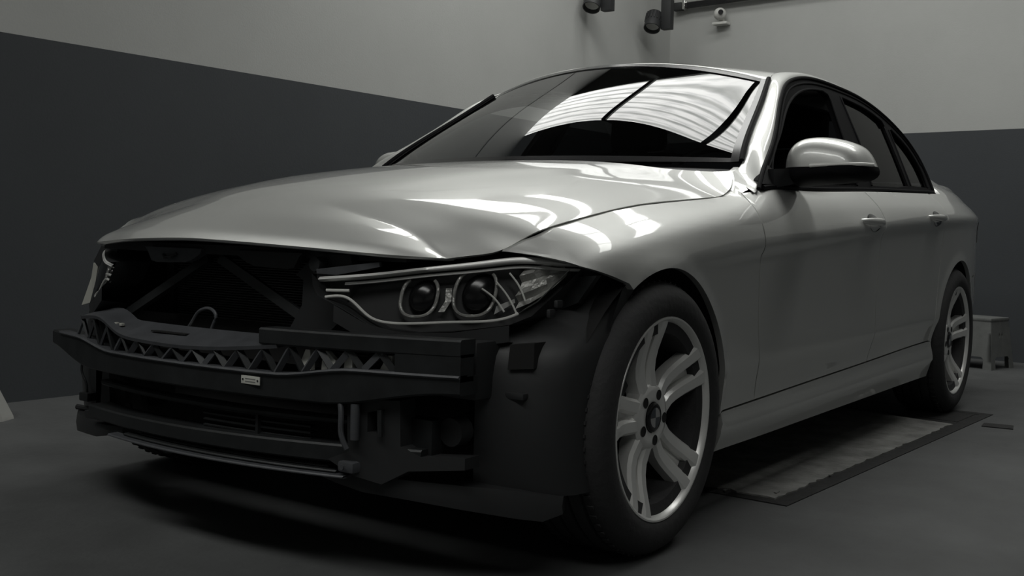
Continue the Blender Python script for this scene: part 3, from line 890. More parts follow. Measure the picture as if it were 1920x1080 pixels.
    q.loft(rows); q.build('reflector_facet', BROW, h)
    return h
lamps = {s_: headlamp(s_) for s_ in (1, -1)}
b = MB(); b.prism([(.425, -.715, .632), (.440, -.672, .626), (.440, -.685, .575), (.430, -.712, .522), (.415, -.785, .508), (.418, -.735, .590)], (-.012, -.006, 0))
q = b.build('lamp_side_cover', PALE, lamps[-1], smooth=False); q['label'] = 'pale side cover of the lamp'

# ------------------------------------------------------------------ stripped front end
def xb(y): return .69 - .25 * y * y                 # plan curve of the beam
def zlow(y): return .380 + .038 * sstep(.40, .68, abs(y))
def ztop(y): return .433 + .022 * sstep(.28, .48, abs(y))
def bar(name, ys, z0, z1, x0, depth, material, parent=car, curve=xb, n=24):
    b = MB(); rows = []
    for i in range(n + 1):
        y = ys[0] + (ys[1] - ys[0]) * i / n; x = curve(y) + x0
        zz0 = z0(y) if callable(z0) else z0; zz1 = z1(y) if callable(z1) else z1
        c = .004
        rows.append([(x, y, zz0 + c), (x, y, zz1 - c), (x - c, y, zz1), (x - depth, y, zz1), (x - depth, y, zz0), (x - c, y, zz0)])
    b.loft(rows, closed=True, cap=True)
    return b.build(name, material, parent, angle=35)
beam = bar('crash_beam', (-.67, .70), zlow, ztop, 0, .06, DARKMET, n=48)
bar('beam_lip', (-.60, .70), lambda y: ztop(y) - .004, lambda y: ztop(y) + .0035, .006, .03, SHELF, beam, n=48)
upper = bar('beam_upper_rail', (.24, .70), .494, .530, 0, .05, DARKMET)
for s_ in (1,):
    b = MB(); ys = np.linspace(.565, .70, 6) * s_
    b.loft([[(xb(y) - .0015, y, .445), (xb(y) - .0015, y, .50), (xb(y) - .045, y, .50), (xb(y) - .045, y, .445)] for y in ys], closed=True, cap=True)
    b.build('beam_end_plate', DARKMET, beam)
    b = MB(); b.box(.40, .50, min(s_ * .60, s_ * .69), max(s_ * .60, s_ * .69), .40, .52, .006); b.build('crash_box', BLACKPL, beam)
b = MB(); b.prism([(.434, .722, .462), (.412, .772, .466), (.408, .770, .519), (.428, .723, .514)], (-.05, 0, 0)); b.build('duct_hole_shade', VOID, car, smooth=False)  # solid black block painted as the shade of an opening
# zig-zag ribs of the absorber
NR = 30
SHELF_EDGE = [(-.46, .508), (-.40, .514), (-.345, .512), (-.273, .487), (-.167, .475), (-.04, .473), (.14, .481), (.285, .496)]
SHY, SHZ = zip(*SHELF_EDGE)
for i in range(NR):
    y0 = -.50 + i * (1.06 / NR); y1 = y0 + 1.06 / NR * (1.0 if i % 2 else 1.15)
    def up(y): return float(np.interp(y, SHY, SHZ)) - .006 if y < .285 else .497
    za, zb = (ztop(y0), up(y1)) if i % 2 == 0 else (up(y0), ztop(y1))
    b = MB()
    b.sweep([(xb(y0) - .012, y0, za), (xb(y1) - .012, y1, zb)], .014, .0055, up=(0, -.7 if i % 2 else .7, .7)); b.build('absorber_rib', SHELF if i % 2 == 0 else DARKMET, beam, smooth=False)
# pale plates, colour lightened for the lit holes between ribs; black backing
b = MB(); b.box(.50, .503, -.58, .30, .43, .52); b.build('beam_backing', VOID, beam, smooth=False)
for (ya, yb_, yt) in ((.318, .356, .352), (.376, .415, .392), (.430, .455, .448), (.505, .546, .546)):
    xg = xb((ya + yb_) / 2) - .026
    b = MB(); b.prism([(xg, ya, .445), (xg, yb_, .445), (xg, yb_, .470), (xg, yt, .488), (xg, yt - .012, .488)], (-.012, 0, 0)); b.build('lit_hole_plate', mat('lit_hole_pale', (.80, .80, .74), rough=.55), beam, smooth=False)
# label plate on the beam
b = MB(); xl = xb(.222) + .0035
b.box(xl - .002, xl, .192, .250, .406, .424, .0006); lab = b.build('part_label', LABELM, beam); lab['label'] = 'small white riveted label'
for yy in (.198, .244):
    q = MB(); q.tube([(xl - .001, yy, .4155), (xl + .0012, yy, .4155)], .0022, 8); q.build('rivet', BLACKPL, lab)
for k in range(2):
    q = MB(); q.box(xl, xl + .0004, .205, .237, .4105 + .006 * k, .4125 + .006 * k); q.build('label_print', mat('print_grey', (.18, .18, .17), rough=.7), lab, smooth=False)

# radiator pack
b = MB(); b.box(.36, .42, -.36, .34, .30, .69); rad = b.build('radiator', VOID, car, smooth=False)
b = MB()
for k in range(34):
    z = .455 + k * .0062
    b.box(.4195, .4265, -.345, .33, z, z + .0016)
b.F = b.F
fins = b.build('radiator_fins', mat('fin_metal', (.16, .16, .16), rough=.5, metal=.3), rad, smooth=False); fins['kind'] = 'stuff'
b = MB()
b.box(.40, .44, -.375, -.345, .44, .68, .004); b.build('radiator_end_tank', DARKMET, rad)
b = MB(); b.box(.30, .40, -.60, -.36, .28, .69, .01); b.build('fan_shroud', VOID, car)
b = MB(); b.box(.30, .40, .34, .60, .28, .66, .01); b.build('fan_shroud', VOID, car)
# upper radiator support with latch plate
b = MB(); rows = []
for y in np.linspace(-.52, .52, 25):
    x = .585 - .22 * y * y
    rows.append([(x, y, .678), (x, y, .700), (x - .07, y, .706), (x - .07, y, .680)])
b.loft(rows, closed=True, cap=True); sup = b.build('radiator_support', BLACKPL, car)
for s_ in (1, -1):
    b = MB(); pts = [(-.262, .690), (-.252, .682), (-.236, .657), (-.215, .653), (-.11, .656), (-.085, .663), (-.057, .677), (-.05, .690)]
    if s_ < 0: pts = [(-y + .02, z) for y, z in reversed(pts)]
    b.prism([(.592, y, z) for y, z in pts], (-.02, 0, 0)); b.build('latch_plate', SHELF if s_ > 0 else BLACKPL, sup, smooth=False)
b = MB(); b.tube([(.592, -.19, .672), (.600, -.175, .666), (.600, -.15, .668), (.592, -.14, .676)], .004, 6); b.build('latch_catch', DARKMET, sup)
# diagonal braces
for (ye, ze) in ((-.372, .515), (.245, .552)):
    s = 1 if ye > 0 else -1
    b = MB(); b.sweep([(.555, -.045 + .02 * s, .668), (.56, ye, ze)], .022, .016, up=(1, 0, .2)); b.build('diagonal_brace', DARKMET, car, angle=30)
# uprights
UPR = [(.301, .690), (.240, .641), (.263, .630), (.260, .575), (.218, .514), (.223, .486), (.317, .499), (.379, .55), (.400, .600), (.420, .64), (.40, .69)]
b = MB(); b.prism([(.57, y, z) for y, z in UPR], (-.035, 0, 0)); b.build('radiator_upright', BLACKPL, car, smooth=False)
UPL = [(.600, .682), (.633, .640), (.606, .618), (.653, .518), (.646, .474), (.534, .499), (.523, .556), (.529, .682)]
b = MB(); b.prism([(.48, -y, z) for y, z in UPL], (-.035, 0, 0)); b.build('radiator_upright', BLACKPL, car, smooth=False)
# bracket with bolt above the left upright
b = MB(); b.tube([(.60, .325, .668), (.575, .325, .668)], .016, 12); b.build('support_boss', DARKMET, car)
b = MB(); b.sweep([(.60, .34, .648), (.57, .43, .664), (.55, .47, .672)], .02, [.02, .014, .01]); b.build('support_tab', SHELF, car)
# plastic shelf across the opening
b = MB(); rows = []
fr_ = smooth_curve(SHELF_EDGE, 40)
for y, z in fr_:
    xf = xb(y) - .004
    zb = max(z + .012, .503)
    rows.append([(xf, y, z - .008), (xf + .002, y, z), (xf - .075, y, zb + .004), (xf - .085, y, zb - .010)])
b.loft(rows, closed=True, cap=True); shelf = b.build('air_guide_shelf', SHELF, car, angle=30)
b = MB(); b.box(xb(-.1) - .06, xb(-.1) - .035, -.155, -.03, .4915, .4945); b.build('shelf_slot', VOID, shelf, smooth=False)
for y in (-.33, -.30, -.275): 
    b = MB(); b.box(xb(y) - .03, xb(y) - .02, y - .005, y + .005, .496, .503, .002); b.build('shelf_clip', PALE, shelf)
# bonnet striker loop and its bolts
b = MB(); b.tube(smooth_curve([(.585, -.106, .498), (.585, -.088, .518), (.585, -.068, .540), (.585, -.045, .549), (.585, -.022, .549), (.585, -.006, .536), (.585, -.014, .515), (.585, -.022, .498)], 24), .0042, 8); loopo = b.build('striker_loop', SHELF, car)
for y in (-.106, -.085, -.022):
    b = MB(); b.tube([(.592, y, .495), (.592, y, .503)], .008, 8); b.build('striker_bolt', PALE if y == -.085 else SHELF, loopo)
# horizontal lower carrier
def xl_(y): return .675 - .30 * y * y
bar('lower_grille_bar', (-.42, .44), .333, .347, -.02, .03, DARKMET, curve=xl_)
low = bar('lower_carrier', (-.47, .60), lambda y: .250 + .008 * y, lambda y: .286 + .016 * y, -.005, .06, DARKMET, curve=xl_)
for k in range(5):
    bar('grille_slat', (.02, .33), .268 + .0135 * k + .02, .2725 + .0135 * k + .02, -.035, .02, DARKMET, low, curve=xl_, n=6)
b = MB(); b.box(xl_(.18) - .045, xl_(.18) - .03, .188, .196, .285, .345); b.build('grille_divider', DARKMET, low, smooth=False)
for k in range(3):
    bar('lip_slat', (-.30 + .05 * k, .45 - .03 * k), lambda y, k=k: .226 - .004 * k + .010 * k, lambda y, k=k: .232 - .004 * k + .010 * k, .02 - .018 * k, .03, SHELF if k == 0 else DARKMET, low, curve=xl_)
b = MB(); pl = [(-.55, .205), (-.52, .198), (-.505, .196), (-.38, .201), (-.30, .192), (-.22, .176), (-.10, .20), (.2, .215), (.45, .218), (.45, .232), (-.2, .236), (-.45, .244), (-.56, .246)]
b.prism([(.555, y, z) for y, z in pl], (-.03, 0, 0)); b.build('lower_splash_lip', BLACKPL, car, smooth=False)
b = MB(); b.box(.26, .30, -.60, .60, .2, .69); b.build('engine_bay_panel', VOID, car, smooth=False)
# side cheeks of the intake and lower arms, both sides
for s_ in (1,):
    b = MB()
    ck = [(.445, .39), (.555, .395), (.558, .30), (.600, .282), (.690, .286), (.690, .262), (.575, .250), (.520, .218), (.455, .232), (.405, .262), (.450, .282), (.446, .31)]
    hl = [(.488, .325), (.512, .325), (.512, .372), (.488, .366)]
    V2, T, loops, _ = tri_panel(ck, [hl], .02)
    V = [(.615 - .35 * (y - .45), y * s_, z) for y, z in V2]; Fc = [tuple(t) for t in T]
    for l in loops:
        k = len(V); n = len(l)
        V += [V[i] for i in l] + [(V[i][0] - .05, V[i][1], V[i][2]) for i in l]
        Fc += [(k + i, k + (i + 1) % n, k + n + (i + 1) % n, k + n + i) for i in range(n)]
    ckk = obj('intake_cheek', V, Fc, BLACKPL, car)
    b = MB(); b.tube(smooth_curve([(.632, s_ * .437, .392), (.637, s_ * .447, .36), (.637, s_ * .448, .32), (.632, s_ * .460, .290)], 12), .006, 8); b.build('cheek_rib', SHELF, ckk)
    b = MB(); b.tube([(.622, s_ * .472, .385), (.622, s_ * .472, .31)], .010, 10); b.build('cheek_post', SHELF, ckk)
    b = MB(); b.tube([(.60, s_ * .52, .375), (.60, s_ * .522, .32)], .006, 8); b.build('cheek_rib', DARKMET, ckk)
    b = MB(); b.box(.56, .63, min(s_ * .43, s_ * .475), max(s_ * .43, s_ * .475), .238, .262, .008); b.build('tow_bracket', SHELF, ckk)
    b = MB(); b.tube([(.636, s_ * .452, .252), (.640, s_ * .452, .252)], .006, 8); b.build('bracket_bolt', SHELF, ckk)
for s_ in (1, -1):
    # box behind the opening
    if s_ > 0:
      b = MB(); b.box(.50, .54, min(s_ * .53, s_ * .61), max(s_ * .53, s_ * .61), .275, .355, .004); b.build('duct_box', DARKMET, car)
    if s_ > 0:
      b = MB(); b.tube([(.51, s_ * .635, .33), (.47, s_ * .635, .33)], .03, 14); b.build('horn', BLACKPL, car)
    # lower arm / undertray lip sweeping to the wheel
    b = MB(); rows = []
    for y, z0, z1, x in ((.33, .218, .236, .60), (.40, .205, .232, .60), (.464, .192, .228, .585), (.568, .184, .226, .55), (.667, .172, .222, .505), (.76, .156, .214, .44), (.80, .150, .206, .405), (.83, .165, .200, .375)):
        rows.append([(x, s_ * y, z0), (x + .004, s_ * y, (z0 + z1) / 2), (x, s_ * y, z1), (x - .05, s_ * y * .97, z1), (x - .05, s_ * y * .97, z0)])
    b.loft(rows, closed=True, cap=True); b.build('undertray_lip', BLACKPL, car, angle=35)
    # front splash panel ahead of the wheel
    b = MB(); rows = []
    yl = [.655, .70, .74, .78, .815, .838, .846]; xl2 = [.455, .440, .425, .405, .375, .340, .300]
    for z in np.linspace(.20, .665, 22):
        row = []
        for y, x in zip(yl, xl2):
            k = max(0, (z - .45)) * .35
            bulge = .012 * math.sin((z - .2) * 14) * math.sin((y - .655) * 16)
            row.append((x - k * .6 + bulge - max(0, z - .50) * 1.1, s_ * y, z))
        # wrap back above the tyre
        row += [(.255 - (z - .2) * .05 - max(0, z - .55) * .6, s_ * .850, z)]
        rows.append(row)
    b.loft(rows); lin = b.build('splash_panel', BLACKPL, car, angle=60)
    for (y, z, w, hh) in ((.735, .408, .028, .007), (.785, .58, .005, .009), (.795, .60, .005, .008)):
        x = float(np.interp(y, yl, xl2)) - max(0, z - .45) * .2 + .004
        b = MB(); b.box(x - .02, x + .004, min(s_ * (y - w), s_ * (y + w)), max(s_ * (y - w), s_ * (y + w)), z - hh, z + hh, .004); b.build('panel_clip', BLACKPL, lin)
    # fender flange bracket
    b = MB(); b.prism([(.29, s_ * y, z) for y, z in ((.70, .56), (.80, .60), (.845, .66), (.80, .655), (.72, .60))], (-.02, 0, 0)); b.build('fender_bracket', DARKMET, car, smooth=False)
b = MB(); bl = [(-.660, .50), (-.640, .52), (-.58, .50), (-.56, .20), (-.60, .19), (-.605, .26), (-.598, .35), (-.65, .44)]
b.prism([(.475, y, z) for y, z in bl], (-.05, 0, 0)); b.build('side_bracket', BLACKPL, car, smooth=False)
b = MB(); b.tube([(.46, -.66, .225), (.47, -.72, .228)], .008, 8); b.build('guide_pin', BLACKPL, car)
# dangling sensor cable with plug
b = MB(); b.tube(smooth_curve([(.47, -.684, .375), (.47, -.700, .345), (.47, -.698, .325), (.47, -.680, .30), (.47, -.675, .272)], 20), .0035, 8); cab = b.build('sensor_cable', BLACKPL, car)
b = MB(); b.box(.455, .485, -.692, -.652, .250, .274, .005); b.build('cable_plug', BLACKPL, cab)

# ------------------------------------------------------------------ cabin, underbody
b = MB(); b.box(-3.6, .28, -.70, .70, .20, .26, .01); b.build('floor_pan', VOID, car)
b = MB(); b.box(-.62, -.58, -.70, .70, .26, .86); b.build('firewall', VOID, car, smooth=False)
b = MB(); b.box(-3.75, -2.95, -.60, .60, .26, .95); b.build('boot_box', VOID, car, smooth=False)
for s_ in (1, -1):
    b = MB(); b.box(-.58, .26, min(s_ * .54, s_ * .56), max(s_ * .54, s_ * .56), .26, .78); b.build('inner_wing', VOID, car, smooth=False)
    b = MB(); b.box(-2.45, -.58, min(s_ * .74, s_ * .765), max(s_ * .74, s_ * .765), .22, .88); b.build('door_lining', SEATM, car, smooth=False)
b = MB(); rows = []
for y in np.linspace(-.70, .70, 25):
    f = 1 - (y / .70) ** 2
    h = .03 * math.exp(-((y - .36) / .2) ** 2)
    rows.append([(-.60 + .10 * f, y, .90), (-.72 + .10 * f, y, .945 + .01 * f), (-.95, y, .955 + h), (-1.12, y, .93 + h), (-1.15, y, .80), (-1.05, y, .55)])
b.loft(rows); b.build('dashboard', SEATM, car, angle=50)
b = MB(); rows = []
for y in np.linspace(-.76, .76, 21):
    f = 1 - abs(y / .76) ** 2.3
    rows.append([(-.66 + .17 * f, y * .94, .925 + .025 * f), (-.78 + .23 * f, y * .93, .952 + .006 * f)])
b.loft(rows); b.build('cowl_panel', BLACKPL, car)
pts = []
b = MB(); Rm = Matrix.Rotation(math.radians(-25), 3, 'Y')
ring = [Vector((-1.28, .36, .90)) + Rm @ Vector((0, .185 * math.cos(a), .185 * math.sin(a))) for a in [2 * math.pi * k / 40 for k in range(41)]]
b.tube(ring, .014, 8); sw = b.build('steering_wheel', BLACKPL, car)
b = MB()
for a in (0, 180, 270):
    b.sweep([Vector((-1.27, .36, .90)), Vector((-1.28, .36, .90)) + Rm @ Vector((0, .18 * math.cos(math.radians(a)), .18 * math.sin(math.radians(a))))], .03, .02)
b.build('wheel_spokes', BLACKPL, sw)
def seat(y0):
    b = MB(); b.box(-1.95, -1.42, y0 - .25, y0 + .25, .40, .56, .05); st = b.build('seat', SEATM, car)
    b = MB(); rows = []
    for t in np.linspace(0, 1, 9):
        x = -1.90 - .22 * t; z = .50 + .62 * t; w = .25 - .05 * t * t; d = .09 - .03 * t
        rows.append([(x + d, y0 - w * .8, z), (x + d * .7, y0 - w, z), (x - d, y0 - w, z), (x - d, y0 + w, z), (x + d * .7, y0 + w, z), (x + d, y0 + w * .8, z)])
    b.loft(rows, closed=True, cap=True); b.build('seat_back', SEATM, st)
    b = MB(); b.box(-2.19, -2.09, y0 - .13, y0 + .13, 1.13, 1.29, .04); b.build('headrest', SEATM, st)
for y0 in (.37, -.37): seat(y0)
b = MB(); b.box(-2.95, -2.45, -.62, .62, .40, .58, .05); rs_ = b.build('rear_bench', SEATM, car)
b = MB(); b.box(-3.1, -2.85, -.62, .62, .50, 1.02, .05); b.build('bench_back', SEATM, rs_)
b = MB(); b.box(-2.40, -1.36, -.50, .50, 1.265, 1.275); b.build('headliner', SEATM, car, smooth=False)
for s_ in (1, -1):      # shoulder between the quarter panel and the boot lid
    b = MB(); rows = []
    for i in range(24):
        x = -2.84 - .96 * i / 23
        zt = float(np.interp(-x, [2.8, 2.9, 3.0, 3.2, 3.5, 3.8], [1.020, 1.023, 1.023, 1.020, 1.008, .988])); yt = float(Yside(x, zt)[0])
        t = min(1, max(0, (-3.17 - x) / .62)); yi = .668 - .06 * t * t; zi = 1.032 + .012 * math.sin(math.pi * t * .8) - .01
        if x > -3.17: zi += (x + 3.17) * .35; yi -= (x + 3.17) * .12
        rows.append([(x, s_ * (yt + (yi - yt) * w), zt + (zi - zt) * w + .010 * 4 * w * (1 - w)) for w in (0, .25, .5, .75, 1)])
    b.loft(rows); b.build('boot_shoulder', PAINT, car, angle=60)
for s_ in (1, -1):      # tail lamps
    b = MB(); rows = []
    for z in np.linspace(.76, .92, 6):
        rows.append([(x, s_ * (float(Yside(x, z)[0]) + .004), z) for x in np.linspace(-3.79, -3.52, 8)])
    b.loft(rows); b.build('tail_lamp', mat('tail_red', (.10, .02, .02), rough=.15), car)
# roof-ditch seam at the top of the windscreen pillar

# ------------------------------------------------------------------ vehicle lift set in the floor
lift = empty('vehicle_lift', (-.65, .933, 0))
tag(lift, 'worn concrete-topped lift plate in a dark steel frame beside the sill', 'vehicle lift')
def lift_parts():
    u = np.array([-2.215, .112]); L = np.linalg.norm(u); u /= L; n = np.array([u[1], -u[0]]) * 1.0
    if n[1] > 0: n = -n
    W = .60
    def pt(a, c, z): return (u[0] * a + n[0] * c, u[1] * a + n[1] * c, z)
    def slab(name, poly, z0, z1, mt):
        b = MB(); b.prism([pt(a, c, z1) for a, c in poly], (0, 0, z0 - z1)); return b.build(name, mt, lift, smooth=False)
    slab('frame_bar', [(0, 0), (L, 0), (L, .045), (0, .045)], 0, .003, FRAMEM)
    slab('frame_bar', [(0, .045), (.035, .045), (.035, W), (0, W)], 0, .003, FRAMEM)
    slab('frame_bar', [(L - .05, .045), (L, .045), (L, W), (L - .05, W)], 0, .003, FRAMEM)
    slab('frame_bar', [(.035, W - .04), (L - .05, W - .04), (L - .05, W), (.035, W)], 0, .003, FRAMEM)
    slab('frame_bed', [(.035, .045), (L - .05, .045), (L - .05, W - .04), (.035, W - .04)], 0, .0015, FRAMEM)
    rnd = random.Random(7); poly = []
    def edge(a0, c0, a1, c1, k, amp):
        for i in range(k):
            t = i / k; j = -abs(rnd.gauss(0, amp)) if rnd.random() < .4 else 0
            dx, dy = a1 - a0, c1 - c0; l = math.hypot(dx, dy); nx, ny = dy / l, -dx / l
            poly.append((a0 + dx * t + nx * j, c0 + dy * t + ny * j))
    edge(.048, .052, 1.79, .052, 60, .006); edge(1.79, .052, 1.86, W - .05, 6, .003); edge(1.86, W - .05, .048, W - .05, 30, .003); edge(.048, W - .05, .048, .052, 16, .008)
    slab('lift_plate', poly, .0015, .006, PLATEM)
    slab('steel_end_plate', [(1.88, .06), (L - .055, .06), (L - .055, W - .05), (1.93, W - .05)], .0015, .003, FRAMEM)
    for (a, c, w) in ((.10, .075, .03), (.02, .20, .025), (.45, .05, .02)):
        slab('concrete_crumb', [(a, c), (a + w, c + .004), (a + w * .7, c + w * .5), (a + .2 * w, c + w * .4)], .006, .009, PLATEM)
lift_parts()
b = MB(); b.prism([(-2.493, 1.072, .004), (-2.505, 1.19, .004), (-2.60, 1.175, .004), (-2.585, 1.064, .004)], (0, 0, -.004))
tag(b.build('floor_cover', FRAMEM, smooth=False), 'short dark steel strip in the floor beside the lift frame', 'floor strip')

# ------------------------------------------------------------------ plastic step stools
def stool(loc, rz, label):
    root = empty('step_stool', loc); root.rotation_euler = (0, 0, rz)
    tag(root, label, 'stool')
    H = .31; A, B_ = .145, .180; a, c = .112, .148      # half sizes at the floor and top
    b = MB(); b.box(-a - .006, a + .006, -c - .006, c + .006, H - .022, H, .008); b.build('stool_top', STOOLM, root)
    def side(h0, h1, axis, s):
        # trapezoid with an arch cut out; (p along the side, z)
        outl = [(-h0, 0), (-h0 + .055, 0), (-h0 + .055, .06), (-h0 + .07, .075), (h0 - .07, .075), (h0 - .055, .06), (h0 - .055, 0), (h0, 0), (h1, H - .02), (-h1, H - .02)]
        holes = [] if axis == 'x' else [[(s_ * .016 - .007, .205), (s_ * .016, .185), (s_ * .016 + .007, .205), (s_ * .016, .225)] for s_ in (-1, 1)]
        V2, T, loops, _ = tri_panel(outl, holes, .03)
        V = []
        def m3(p, z, inn):
            k = z / H
            d = ((A if axis == 'x' else B_) * (1 - k) + (a if axis == 'x' else c) * k - inn) * s
            return (d, p, z) if axis == 'x' else (p, d, z)
        V = [m3(p, z, 0) for p, z in V2]; Fc = [tuple(t) for t in T]; n0 = len(V)
        V += [m3(p, z, .004) for p, z in V2]; Fc += [tuple(i + n0 for i in reversed(t)) for t in T]
        for l in loops:
            n = len(l); Fc += [(l[i], l[(i + 1) % n], l[(i + 1) % n] + n0, l[i] + n0) for i in range(n)]
        obj('stool_side', V, Fc, STOOLM, root, angle=25)
    for s in (1, -1):
        side(B_, c, 'x', s); side(A, a, 'y', s)
    b = MB(); b.box(-.11, .11, -.14, .14, .085, .095, .002); b.build('stool_brace', STOOLM, root)
stool((-4.88, .545, 0), -.26, 'grey plastic step stool behind the rear wheel')
def tub():
    root = empty('plastic_tub', (.16, -2.00, 0)); root.rotation_euler = (0, 0, -.1)
    tag(root, 'pale grey sloping-sided tub cut off by the left edge of the picture', 'tub')
    b = MB(); rows = []
    for z, k in ((0, 1.0), (.012, .99), (.20, .60), (.215, .56), (.22, .52)):
        rows.append([(x * k, y * k, z) for x, y in ((-.19, -.13), (-.13, -.17), (.13, -.17), (.19, -.13), (.19, .13), (.13, .17), (-.13, .17), (-.19, .13))])
    b.loft(rows, closed=True, cap=True); b.build('tub_body', mat('tub_plastic', (.34, .34, .32), rough=.6, var=.1), root, angle=25)
    b = MB(); b.box(-.09, .09, -.02, .02, .22, .232, .004); b.build('tub_rib', MATS['tub_plastic'], root)
tub()

# ------------------------------------------------------------------ wall lights and camera
def aim(d):
    return Vector(d).to_track_quat('-Z', 'Y').to_matrix()
def spotlight(loc, d, label, arm):
    root = empty('spotlight', loc)
    tag(root, label, 'spotlight', 'black track spotlights high on the wall')
    R3 = aim(d); L = .14; r = .062
    def rot(b): b.V = [tuple(R3 @ Vector(v)) for v in b.V]; return b
    b = MB(); n = 40; rows = []
    for z, rr in ((L / 2, .02), (L / 2, r * .9), (L / 2 - .01, r), (-L / 2, r), (-L / 2, r * .90), (-L / 2 + .03, r * .80)):
        rows.append([(rr * math.cos(2 * math.pi * k / n), rr * math.sin(2 * math.pi * k / n), z) for k in range(n)])
    b.loft(rows, closed=True, cap=False); b.add(rows[0], [tuple(range(n))])
    rot(b).build('lamp_head', BLACKPL, root, angle=35)
    for k in range(18):
        b = MB(); a = 2 * math.pi * k / 18
        b.box(-.003, .003, -.002, .005, -.01, L / 2 - .012)
        b.V = [tuple(Matrix.Rotation(a, 3, 'Z') @ (Vector(v) + Vector((0, r, 0)))) for v in b.V]
        rot(b).build('cooling_fin', BLACKPL, root, smooth=False)
    b = MB(); rows = []
    for k in range(7):
        q = k / 6 * math.pi / 2
        rows.append([(r * .80 * math.sin(q) * math.cos(2 * math.pi * j / 24), r * .80 * math.sin(q) * math.sin(2 * math.pi * j / 24), -L / 2 + .05 - .022 * (1 - math.cos(q)) * 1.0) for j in range(24)])
    b.loft(rows, closed=True); rot(b).build('lamp_reflector', WHITEPL, root)
    b = MB()
    b.box(-.03, .03, -.04, .04, -.11, .11, .004)
    b.V = [(v[0] + arm[0], v[1] + arm[1], v[2] + arm[2]) for v in b.V]; b.build('gear_box', BLACKPL, root)
    b = MB(); b.tube([(arm[0], arm[1], arm[2] + .10), (arm[0], arm[1], CEIL - loc[2] - .002)], .012, 10); b.build('drop_rod', BLACKPL, root)
    return root
spotlight((-5.114, -1.876, 2.367), (.50, .10, -.85), 'black spotlight beside the end of the track rail', (-.03, .10, .045))
spotlight((-4.336, -1.943, 2.385), (.50, .10, -.85), 'black spotlight cut off by the top of the picture, on the left wall', (-.03, .10, .03))
def wall_x(y, off): return (WBO + .11385 * y) / .9935 + off
b = MB(); b.sweep([(wall_x(-1.86, .05), -1.86, 2.562), (wall_x(.6, .05), .6, 2.565)], .036, .040); rail = b.build('track_rail', BLACKGL, smooth=False)
tag(rail, 'thin black lighting track rail high on the back wall', 'track rail')
b = MB(); b.sweep([(wall_x(-1.86, .062), -1.86, 2.585), (wall_x(.6, .062), .6, 2.588)], .010, .006); b.build('rail_edge', CHROME, rail, smooth=False)
b = MB(); b.box(wall_x(-1.92, .02), wall_x(-1.92, .08), -1.945, -1.86, 2.532, 2.592, .008); b.build('rail_end_feed', BLACKPL, rail)
b = MB(); b.box(wall_x(-1.83, .02), wall_x(-1.83, .085), -1.85, -1.825, 2.53, 2.60, .006); b.build('rail_clip', CHROME, rail)
for y in (-1.5, -.5, .5):
    b = MB(); b.box(wall_x(y, 0.0), wall_x(y, .05), y - .015, y + .015, 2.55, 2.58); b.build('rail_bracket', BLACKPL, rail, smooth=False)
def sec_cam():
    root = empty('security_camera', (wall_x(-1.52, .075), -1.515, 2.458)); tag(root, 'small white security camera on the back wall', 'camera')
    b = MB(); b.box(-.075, .01, -.06, .06, -.078, -.058, .005); b.build('mount_plate', WHITEPL, root)
    b = MB(); rows = []
    for k in range(9):
        q = math.pi * k / 8 - math.pi / 2
        rows.append([(.048 * math.cos(q) * math.cos(2 * math.pi * j / 24), .048 * math.cos(q) * math.sin(2 * math.pi * j / 24), .048 * math.sin(q)) for j in range(24)])
    b.loft(rows, closed=True); b.V = [(v[0] + .0, v[1], v[2]) for v in b.V]; b.build('camera_ball', WHITEPL, root, angle=80)
    b = MB(); b.tube([(.034, .020, .004), (.052, .030, .004)], .019, 16); b.build('camera_lens', BLACKGL, root)
    b = MB(); b.sweep([(-.05, 0, -.06), (-.02, 0, 0)], .03, .03); b.build('camera_neck', WHITEPL, root)
sec_cam()

# ------------------------------------------------------------------ ceiling with translucent roof lights
def ceiling(openings):
    """openings: list of (x0, x1, y0, y1)"""
    xs = sorted({-7.5, 7.0} | {o[0] for o in openings} | {o[1] for o in openings})
    ys = sorted({-3.5, 7.5} | {o[2] for o in openings} | {o[3] for o in openings})
    b = MB()
    for i in range(len(xs) - 1):
        for j in range(len(ys) - 1):
            cx, cy = (xs[i] + xs[i + 1]) / 2, (ys[j] + ys[j + 1]) / 2
            if any(o[0] < cx < o[1] and o[2] < cy < o[3] for o in openings): continue
            b.box(xs[i], xs[i + 1], ys[j], ys[j + 1], CEIL, CEIL + .12)
    tag(b.build('ceiling', CEILM, smooth=False), kind='structure')
SKY = bpy.data.materials.new('translucent_roof_sheet'); SKY.use_nodes = True
nt = SKY.node_tree; nt.nodes.clear()
out = nt.nodes.new('ShaderNodeOutputMaterial'); em = nt.nodes.new('ShaderNodeEmission')
tc = nt.nodes.new('ShaderNodeTexCoord'); no = nt.nodes.new('ShaderNodeTexNoise'); no.inputs['Scale'].default_value = 5
mp = nt.nodes.new('ShaderNodeMapping'); mp.inputs['Scale'].default_value = (5, .6, 1)
rp = nt.nodes.new('ShaderNodeValToRGB'); rp.color_ramp.elements[0].position = .34; rp.color_ramp.elements[1].position = .55
rp.color_ramp.elements[0].color = (.72, .73, .71, 1); rp.color_ramp.elements[1].color = (1, 1, .97, 1)
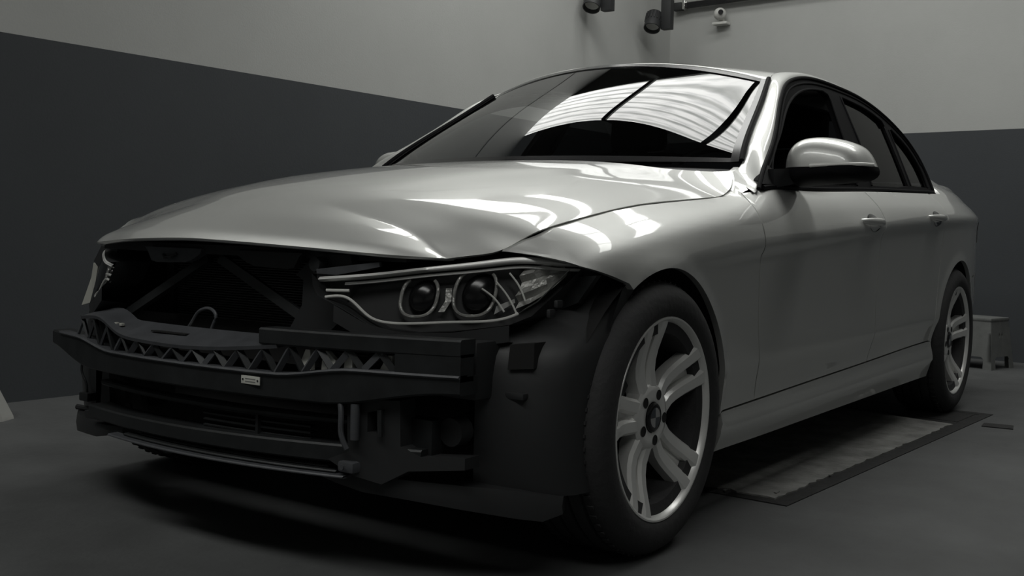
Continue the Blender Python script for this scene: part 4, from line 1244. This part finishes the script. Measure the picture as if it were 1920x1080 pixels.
wv = nt.nodes.new('ShaderNodeTexWave'); wv.bands_direction = 'X'; wv.inputs['Scale'].default_value = 2.1; wv.inputs['Distortion'].default_value = .6; wv.inputs['Detail'].default_value = 3
rw = nt.nodes.new('ShaderNodeValToRGB'); rw.color_ramp.elements[0].position = .02; rw.color_ramp.elements[1].position = .35
rw.color_ramp.elements[0].color = (.55, .56, .55, 1); rw.color_ramp.elements[1].color = (1, 1, 1, 1)
mx = nt.nodes.new('ShaderNodeMix'); mx.data_type = 'RGBA'; mx.blend_type = 'MULTIPLY'; mx.inputs[0].default_value = 1.0
nt.links.new(tc.outputs['Object'], mp.inputs[0]); nt.links.new(mp.outputs[0], no.inputs['Vector']); nt.links.new(no.outputs['Fac'], rp.inputs['Fac'])
nt.links.new(tc.outputs['Object'], wv.inputs['Vector']); nt.links.new(wv.outputs['Fac'], rw.inputs['Fac'])
nt.links.new(rp.outputs[0], mx.inputs[6]); nt.links.new(rw.outputs[0], mx.inputs[7])
nt.links.new(mx.outputs[2], em.inputs[0]); em.inputs[1].default_value = SKYLIGHT_POWER
nt.links.new(em.outputs[0], out.inputs[0])
def rooflight(k, x0, x1, y0, y1, nb):
    root = empty('window_%d' % k, (x0, y0, CEIL)); tag(root, kind='structure')
    w = (y1 - y0) / nb; n = int((x1 - x0) / .15)
    for i in range(nb):
        b = MB(); rows = []
        for j in range(n * 4 + 1):
            x = (x1 - x0) * j / (n * 4); z = .03 + .012 * math.sin(2 * math.pi * j / 4)
            rows.append([(x, w * i, z), (x, w * (i + 1), z)])
        b.loft(rows); b.build('pane', SKY, root)
    for i in range(nb + 1):
        b = MB(); b.box(0, x1 - x0, w * i - .03, w * i + .03, -.05, .02); b.build('glazing_bar', FRAMEM, root, smooth=False)
ROOFLIGHTS = [(-3.2, -2.1, -2.25, 2.75, 4), (-4.4, -4.0, -2.25, 1.5, 3), (2.4, 3.3, -2.25, 4.0, 5)]  # the strip ahead of the car is added, unseen, to brighten the front
ceiling(ROOFLIGHTS)
for k, r in enumerate(ROOFLIGHTS): rooflight(k + 1, *r)
